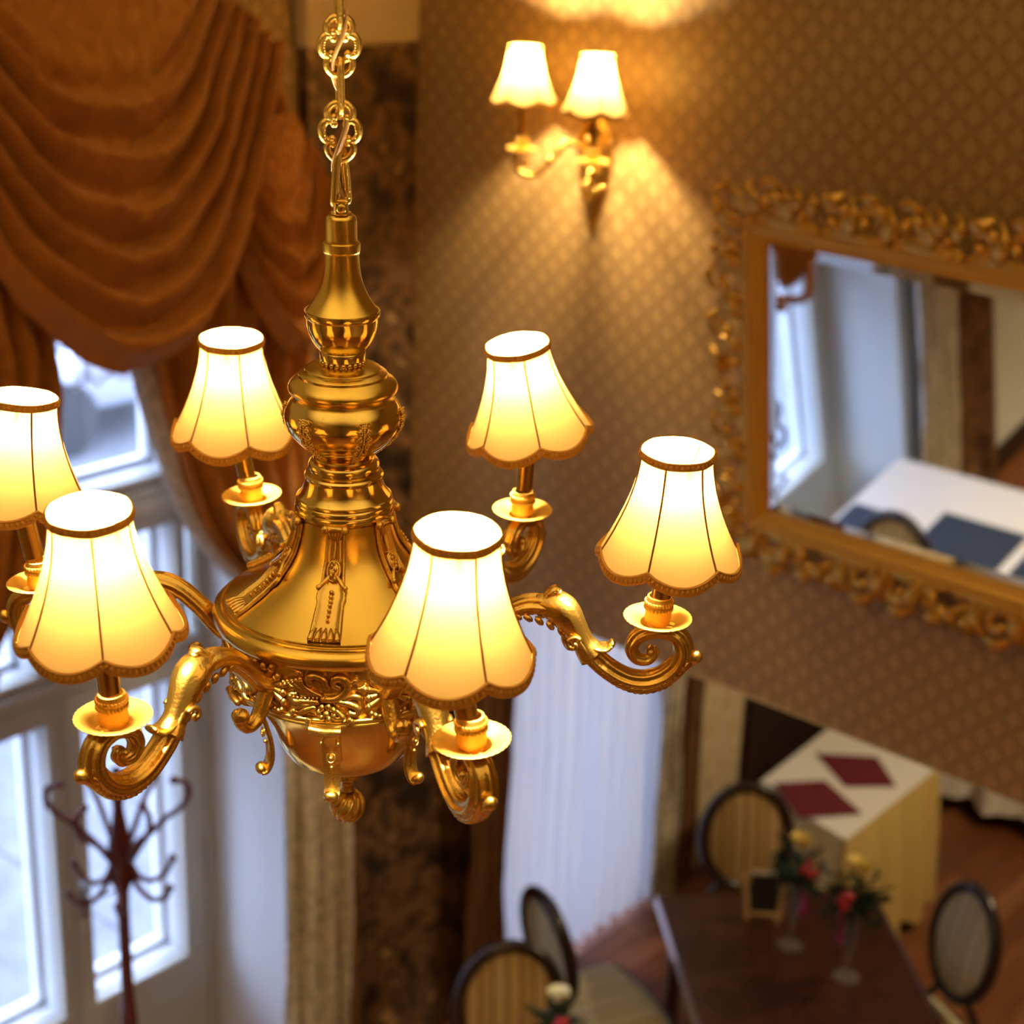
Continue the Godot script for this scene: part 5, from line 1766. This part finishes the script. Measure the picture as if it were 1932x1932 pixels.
func build_posy(xf: Transform3D, label: String, rose: Material, seed_: int) -> void:
	# a tall stemmed glass holding fir sprigs, berries and one rose
	var v := thing("flower_vase", label, "vase", xf, "tall glass posies")
	var g := Geo.new()
	g.lathe([Vector2(0.0, 0.0), Vector2(0.038, 0.001), Vector2(0.038, 0.004), Vector2(0.012, 0.010), Vector2(0.006, 0.025), Vector2(0.006, 0.06), Vector2(0.013, 0.09), Vector2(0.017, 0.14), Vector2(0.021, 0.20), Vector2(0.0225, 0.215), Vector2(0.0205, 0.212), Vector2(0.015, 0.14), Vector2(0.010, 0.095), Vector2(0.0, 0.085)], 24)
	part(g, "glass", M.vase, v)
	g = Geo.new()
	for k in 5:
		g.tube(PackedVector3Array([Vector3(0.004 * cos(k * 1.3), 0.09, 0.004 * sin(k * 1.3)), Vector3(0.010 * cos(k * 1.3), 0.20, 0.010 * sin(k * 1.3)), Vector3(0.018 * cos(k * 1.3), 0.27, 0.018 * sin(k * 1.3))]), 0.0035, 6)
	part(g, "stems", M.stem, v)
	rng.seed = seed_
	g = Geo.new()
	for k in 40:
		# sprigs of broad needles, dense towards the middle
		var a := rng.randf() * TAU
		var out := rng.randf_range(0.025, 0.085)
		var up := rng.randf_range(-0.05, 0.075)
		var base := Vector3(0.008 * cos(a), 0.205 + rng.randf() * 0.07, 0.008 * sin(a))
		var tip := base + Vector3(out * cos(a), up, out * sin(a))
		g.tube(PackedVector3Array([base, base.lerp(tip, 0.5) + Vector3(0, 0.012, 0), tip]), [0.002, 0.0016, 0.0008], 4)
		for w in 11:
			var f := 0.15 + 0.85 * w / 10.0
			var q := base.lerp(tip, f) + Vector3(0, 0.012 * sin(PI * f), 0)
			var d := Vector3(rng.randf_range(-1, 1), rng.randf_range(-0.4, 1), rng.randf_range(-1, 1)).normalized()
			var e := q + (d * 0.7 + (tip - base).normalized() * 0.6) * 0.028
			g.tube(PackedVector3Array([q, q.lerp(e, 0.5), e]), [Vector2(0.002, 0.001), Vector2(0.0052, 0.0014), Vector2(0.0006, 0.0006)], 5)
	part(g, "foliage", M.leaf, v)
	g = Geo.new()
	for k in 9:
		g.ball(Vector3(-0.050 + rng.randf_range(-0.020, 0.020), 0.305 + rng.randf_range(-0.020, 0.020), 0.040 + rng.randf_range(-0.020, 0.020)), 0.0125, 6, 8)
	part(g, "berries", M.berry, v)
	g = Geo.new()
	for k in 3:
		g.tube(spline([Vector3(-0.045, 0.25 - k * 0.02, 0.02), Vector3(-0.065, 0.235 - k * 0.03, 0.03 + 0.01 * k), Vector3(-0.05, 0.205 - k * 0.02, 0.035), Vector3(-0.06, 0.175 - k * 0.012, 0.03)], 4), along([Vector2(0.008, 0.001), Vector2(0.010, 0.001)], 13), 4)
	part(g, "ribbon", M.ribbon, v)
	var r := Node3D.new()
	r.name = "rose"
	v.add_child(r)
	r.position = Vector3(0.006, 0.372, 0.0)
	g = Geo.new()
	g.tube(PackedVector3Array([Vector3(0, -0.12, 0), Vector3(0, -0.012, 0)]), 0.003, 5)
	part(g, "rose_stem", M.stem, r)
	for k in 9:
		g = Geo.new()
		var a := k * 2.4
		var o := 0.008 + 0.0024 * k
		var p := PackedVector3Array()
		for i in 6:
			for j in 7:
				var u := (j / 6.0 * 2.0 - 1.0) * (0.9 + 0.05 * k)
				var t := i / 5.0
				var rad := o * (0.5 + 0.65 * t) + 0.007 * pow(t, 4.0)
				p.append(Vector3(rad * cos(a + u), -0.018 + 0.042 * t * (1.0 - 0.18 * u * u) - 0.0012 * k, rad * sin(a + u)))
		g.grid(p, 6, 7)
		part(g, "petal", rose, r)


func build_furniture() -> void:
	# dark square table under the papered wall
	var e1 := Vector2(0.742, 0.670)
	var e2 := Vector2(-0.670, 0.742)
	var p0 := Vector2(4.808, -3.419)
	var s := 0.84
	var mid := p0 + e1 * s / 2 + e2 * s / 2
	var bs := Basis(Vector3(e1.x, 0, e1.y), Vector3.UP, Vector3(e2.x, 0, e2.y))
	var t := thing("dining_table", "square dark red-brown table with window sheen painted into one edge, holding two posies", "table", Transform3D(bs, Vector3(mid.x, 0, mid.y)))
	var g := Geo.new()
	g.box(Vector3(-s / 2 + 0.006, 0.715, -s / 2 + 0.006), Vector3(s / 2 - 0.006, 0.75, s / 2 - 0.006), 0.003)
	part(g, "table_top", M.wood_dark, t)
	for k in 4:
		g = Geo.new()
		g.box(Vector3(-s / 2, 0.708, s / 2 - 0.006), Vector3(s / 2, 0.752, s / 2 + 0.010), 0.007)
		part(g, "edging", M.edging if k == 3 else M.wood_dark, t, turned(0, 0, 0, 90.0 * k))  # daylight sheen from the window is coloured into one edge only
	g = Geo.new()
	for k in 4:
		g.box(Vector3(-s / 2 + 0.06, 0.62, s / 2 - 0.08), Vector3(s / 2 - 0.06, 0.715, s / 2 - 0.06), 0.003, turned(0, 0, 0, 90.0 * k))
	part(g, "apron", M.wood_dark, t)
	for q in [Vector2(-1, -1), Vector2(1, -1), Vector2(1, 1), Vector2(-1, 1)]:
		g = Geo.new()
		g.box(Vector3(q.x * 0.35 - 0.025, 0, q.y * 0.35 - 0.025), Vector3(q.x * 0.35 + 0.025, 0.715, q.y * 0.35 + 0.025), 0.006)
		part(g, "leg", M.wood_dark, t)
	# chairs: yaw so that +z points the way the chair faces
	var face := func(x: float, z: float, fx: float, fz: float, back := 0.205) -> Transform3D:
		var f := Vector2(fx, fz).normalized()
		return turned(x + f.x * back, 0, z + f.y * back, rad_to_deg(atan2(f.x, f.y)))
	make_chair(face.call(5.375, -3.405, -0.67, 0.742), "oval-backed striped chair between the dark table and the white-clothed table", M.stripe)
	make_chair(face.call(5.325, -2.395, -0.88, -0.47), "pale striped oval-backed chair on the open floor side of the dark table", M.stripe_pale)
	make_chair(face.call(4.235, -3.475, 0.93, 0.36), "oval-backed chair turned edge-on before the sheer curtain, its pale seat showing", M.stripe_pale)
	make_chair(face.call(3.875, -3.345, -0.62, 0.78), "oval-backed striped chair before the dark marble pier", M.stripe)
	# posies, menu stand
	build_posy(Transform3D(Basis(Vector3.UP, 0.4).scaled(Vector3.ONE * 1.18), Vector3(4.888, 0.752, -2.866)), "posy with a yellow rose beside the menu stand on the dark table", M.rose, 21)
	build_posy(Transform3D(Basis(Vector3.UP, -0.5).scaled(Vector3.ONE * 1.24), Vector3(4.863, 0.752, -2.612)), "posy with a large yellow rose, away from the menu stand on the dark table", M.rose, 22)
	var m := thing("menu_stand", "small pale wooden easel holding a black card on the dark table", "menu stand", turned(4.965, 0.752, -3.045, -55))
	for q in [[-0.055, 0.02, -0.02], [0.055, 0.02, 0.02]]:
		g = Geo.new()
		g.box(Vector3(-0.011, 0, -0.007), Vector3(0.011, 0.19, 0.007), 0.003, Transform3D(Basis(Vector3.BACK, -q[2] * 6.0) * Basis(Vector3.RIGHT, -0.12), Vector3(q[0], 0, 0.03)))
		part(g, "easel_leg", M.pine, m)
	g = Geo.new()
	g.box(Vector3(-0.008, 0, -0.006), Vector3(0.008, 0.17, 0.006), 0.003, Transform3D(Basis(Vector3.RIGHT, 0.42), Vector3(0, 0, -0.075)))
	part(g, "easel_leg", M.pine, m)
	g = Geo.new()
	g.box(Vector3(-0.060, 0.035, 0.016), Vector3(0.060, 0.048, 0.045), 0.003)
	part(g, "ledge", M.pine, m)
	var card := Transform3D(Basis(Vector3.RIGHT, -0.16), Vector3(0, 0.048, 0.036))
	g = Geo.new()
	g.box(Vector3(-0.052, 0.0, -0.002), Vector3(0.052, 0.145, 0.002), 0.001, card)
	part(g, "card", M.card_black, m)
	g = Geo.new()
	g.box(Vector3(-0.052, 0.145, -0.002), Vector3(0.052, 0.165, 0.0025), 0.001, card)
	part(g, "card_heading", M.card_white, m)
	# white-clothed table with two wine-red place mats
	var quad := [Vector2(5.69, -3.125), Vector2(5.80, -3.650), Vector2(6.66, -3.735), Vector2(6.515, -3.165)]
	plain_table("side_table", "small table hidden under the white cloth and yellow skirt", quad, 0.742)
	var ct := thing("tablecloth", "white tablecloth with a long yellow skirt below the papered wall, red place mats on it", "tablecloth")
	var cg := cloth_geo(quad, 0.746, 0.06, 3)
	part(cg[0], "cloth_top", M.cloth_white, ct)
	part(cg[1], "skirt", M.skirt_yellow, ct)
	flat_cloth("place_mat", "wine-red place mat on the white cloth nearer the papered wall", "place mat", "wine-red place mats", [Vector2(6.229, -3.625), Vector2(6.399, -3.409), Vector2(6.224, -3.206), Vector2(6.062, -3.366)], 0.747, M.napkin_red)
	flat_cloth("place_mat", "wine-red place mat on the white cloth nearer the oval-backed chair", "place mat", "wine-red place mats", [Vector2(5.861, -3.597), Vector2(6.04, -3.453), Vector2(5.912, -3.187), Vector2(5.684, -3.358)], 0.7515, M.napkin_red)
	# a second clothed table: only its hem shows under the papered wall
	var q2 := [Vector2(7.45, -2.55), Vector2(7.45, -3.72), Vector2(8.35, -3.72), Vector2(8.35, -2.55)]
	plain_table("side_table", "table hidden under the far pale cloth", q2, 0.742)
	ct = thing("tablecloth", "pale cloth whose folded hem shows below the papered wall", "tablecloth")
	cg = cloth_geo(q2, 0.746, 0.10, 9, 0.07)
	part(cg[0], "cloth_top", M.cloth_white, ct)
	part(cg[1], "skirt", M.cloth_white, ct)
	# table just below the picture whose posy shows
	t = thing("dining_table", "square dark table before the oval chair at the marble pier", "table", turned(3.43, 0, -2.62, -40))
	g = Geo.new()
	g.box(Vector3(-0.40, 0.71, -0.40), Vector3(0.40, 0.75, 0.40), 0.005)
	part(g, "table_top", M.wood_dark, t)
	for q in [Vector2(-1, -1), Vector2(1, -1), Vector2(1, 1), Vector2(-1, 1)]:
		g = Geo.new()
		g.box(Vector3(q.x * 0.34 - 0.025, 0, q.y * 0.34 - 0.025), Vector3(q.x * 0.34 + 0.025, 0.71, q.y * 0.34 + 0.025), 0.006)
		part(g, "leg", M.wood_dark, t)
	build_posy(Transform3D(Basis(Vector3.UP, 0.3), Vector3(3.655, 0.752, -2.955)), "posy with a cream white rose in front of the striped oval-backed chair", M.rose_white, 23)
	build_coat_stand()
	build_mirror_room()


func build_coat_stand() -> void:
	var c := thing("coat_stand", "dark red bentwood coat stand with curled hooks before the glazed doors", "coat stand", turned(2.662, 0, -3.83, 20))
	var g := Geo.new()
	g.lathe([Vector2(0.0, 0.0), Vector2(0.022, 0.02), Vector2(0.022, 0.55), Vector2(0.026, 0.62), Vector2(0.030, 0.80), Vector2(0.026, 1.12), Vector2(0.020, 1.20), Vector2(0.018, 1.50), Vector2(0.020, 1.56), Vector2(0.034, 1.60), Vector2(0.036, 1.72), Vector2(0.024, 1.78), Vector2(0.016, 1.84), Vector2(0.022, 1.93), Vector2(0.014, 1.97), Vector2(0.0, 1.98)], 20, Transform3D.IDENTITY, 60)
	part(g, "pole", M.bent, c)
	for k in 6:
		var xf := turned(0, 0, 0, 60.0 * k)
		g = Geo.new()
		var up := spline([Vector3(0.028, 1.66, 0), Vector3(0.075, 1.735, 0), Vector3(0.135, 1.80, 0), Vector3(0.180, 1.835, 0), Vector3(0.203, 1.875, 0), Vector3(0.195, 1.915, 0), Vector3(0.165, 1.925, 0)], 5)
		g.tube(up, 0.0095, 8)
		g.ball(Vector3(0.162, 1.925, 0), 0.014, 6, 8)
		part(g, "hat_hook", M.bent, c, xf)
		g = Geo.new()
		var low := spline([Vector3(0.030, 1.69, 0), Vector3(0.055, 1.63, 0), Vector3(0.10, 1.60, 0), Vector3(0.145, 1.615, 0), Vector3(0.165, 1.65, 0)], 5)
		g.tube(low, 0.0090, 8)
		g.ball(Vector3(0.166, 1.654, 0), 0.013, 6, 8)
		part(g, "coat_hook", M.bent, c, turned(0, -0.04, 0, 60.0 * k + 30))
	g = Geo.new()
	var ring := PackedVector3Array()
	for k in 36:
		ring.append(Vector3(0.17 * cos(TAU * k / 36), 0.42, 0.17 * sin(TAU * k / 36)))
	g.tube(ring, 0.009, 7, Vector3.ZERO, true)
	for k in 4:
		var d := Vector3(cos(TAU * k / 4), 0, sin(TAU * k / 4))
		g.tube(PackedVector3Array([d * 0.02 + Vector3(0, 0.42, 0), d * 0.17 + Vector3(0, 0.42, 0)]), 0.006, 6)
	part(g, "ring", M.bent, c)
	for k in 4:
		g = Geo.new()
		g.tube(spline([Vector3(0.015, 0.42, 0), Vector3(0.05, 0.25, 0), Vector3(0.13, 0.14, 0), Vector3(0.22, 0.07, 0), Vector3(0.26, 0.012, 0)], 5), 0.012, 8)
		part(g, "foot", M.bent, c, turned(0, 0, 0, 90.0 * k + 45))


func build_mirror_room() -> void:
	# what the tilted mirror shows of the near end of the room
	var q := [Vector2(1.08, -2.75), Vector2(1.08, -4.10), Vector2(1.76, -4.10), Vector2(1.76, -2.75)]
	plain_table("side_table", "table hidden under the cloth that the mirror reflects", q, 0.742)
	var ct := thing("tablecloth", "white tablecloth with navy place mats, reflected in the mirror", "tablecloth")
	var cg := cloth_geo(q, 0.746, 0.20, 5)
	part(cg[0], "cloth_top", M.cloth_white, ct)
	part(cg[1], "skirt", M.cloth_white, ct)
	for r in [[1.57, -3.45, 0.175, 0.215, "large navy place mat beside the chair"], [1.62, -3.97, 0.10, 0.11, "small navy place mat near the door recess"], [1.56, -2.98, 0.175, 0.20, "navy place mat at the end away from the window wall"]]:
		var o := Vector2(r[0], r[1])
		flat_cloth("place_mat", r[4] + ", reflected in the mirror", "place mat", "navy place mats", [o + Vector2(-r[2], -r[3]), o + Vector2(r[2], -r[3]), o + Vector2(r[2], r[3]), o + Vector2(-r[2], r[3])], 0.747, M.mat_navy)
	make_chair(turned(2.06, 0, -3.66, 90), "oval-backed chair reflected in the mirror at the white-clothed table", M.stripe)
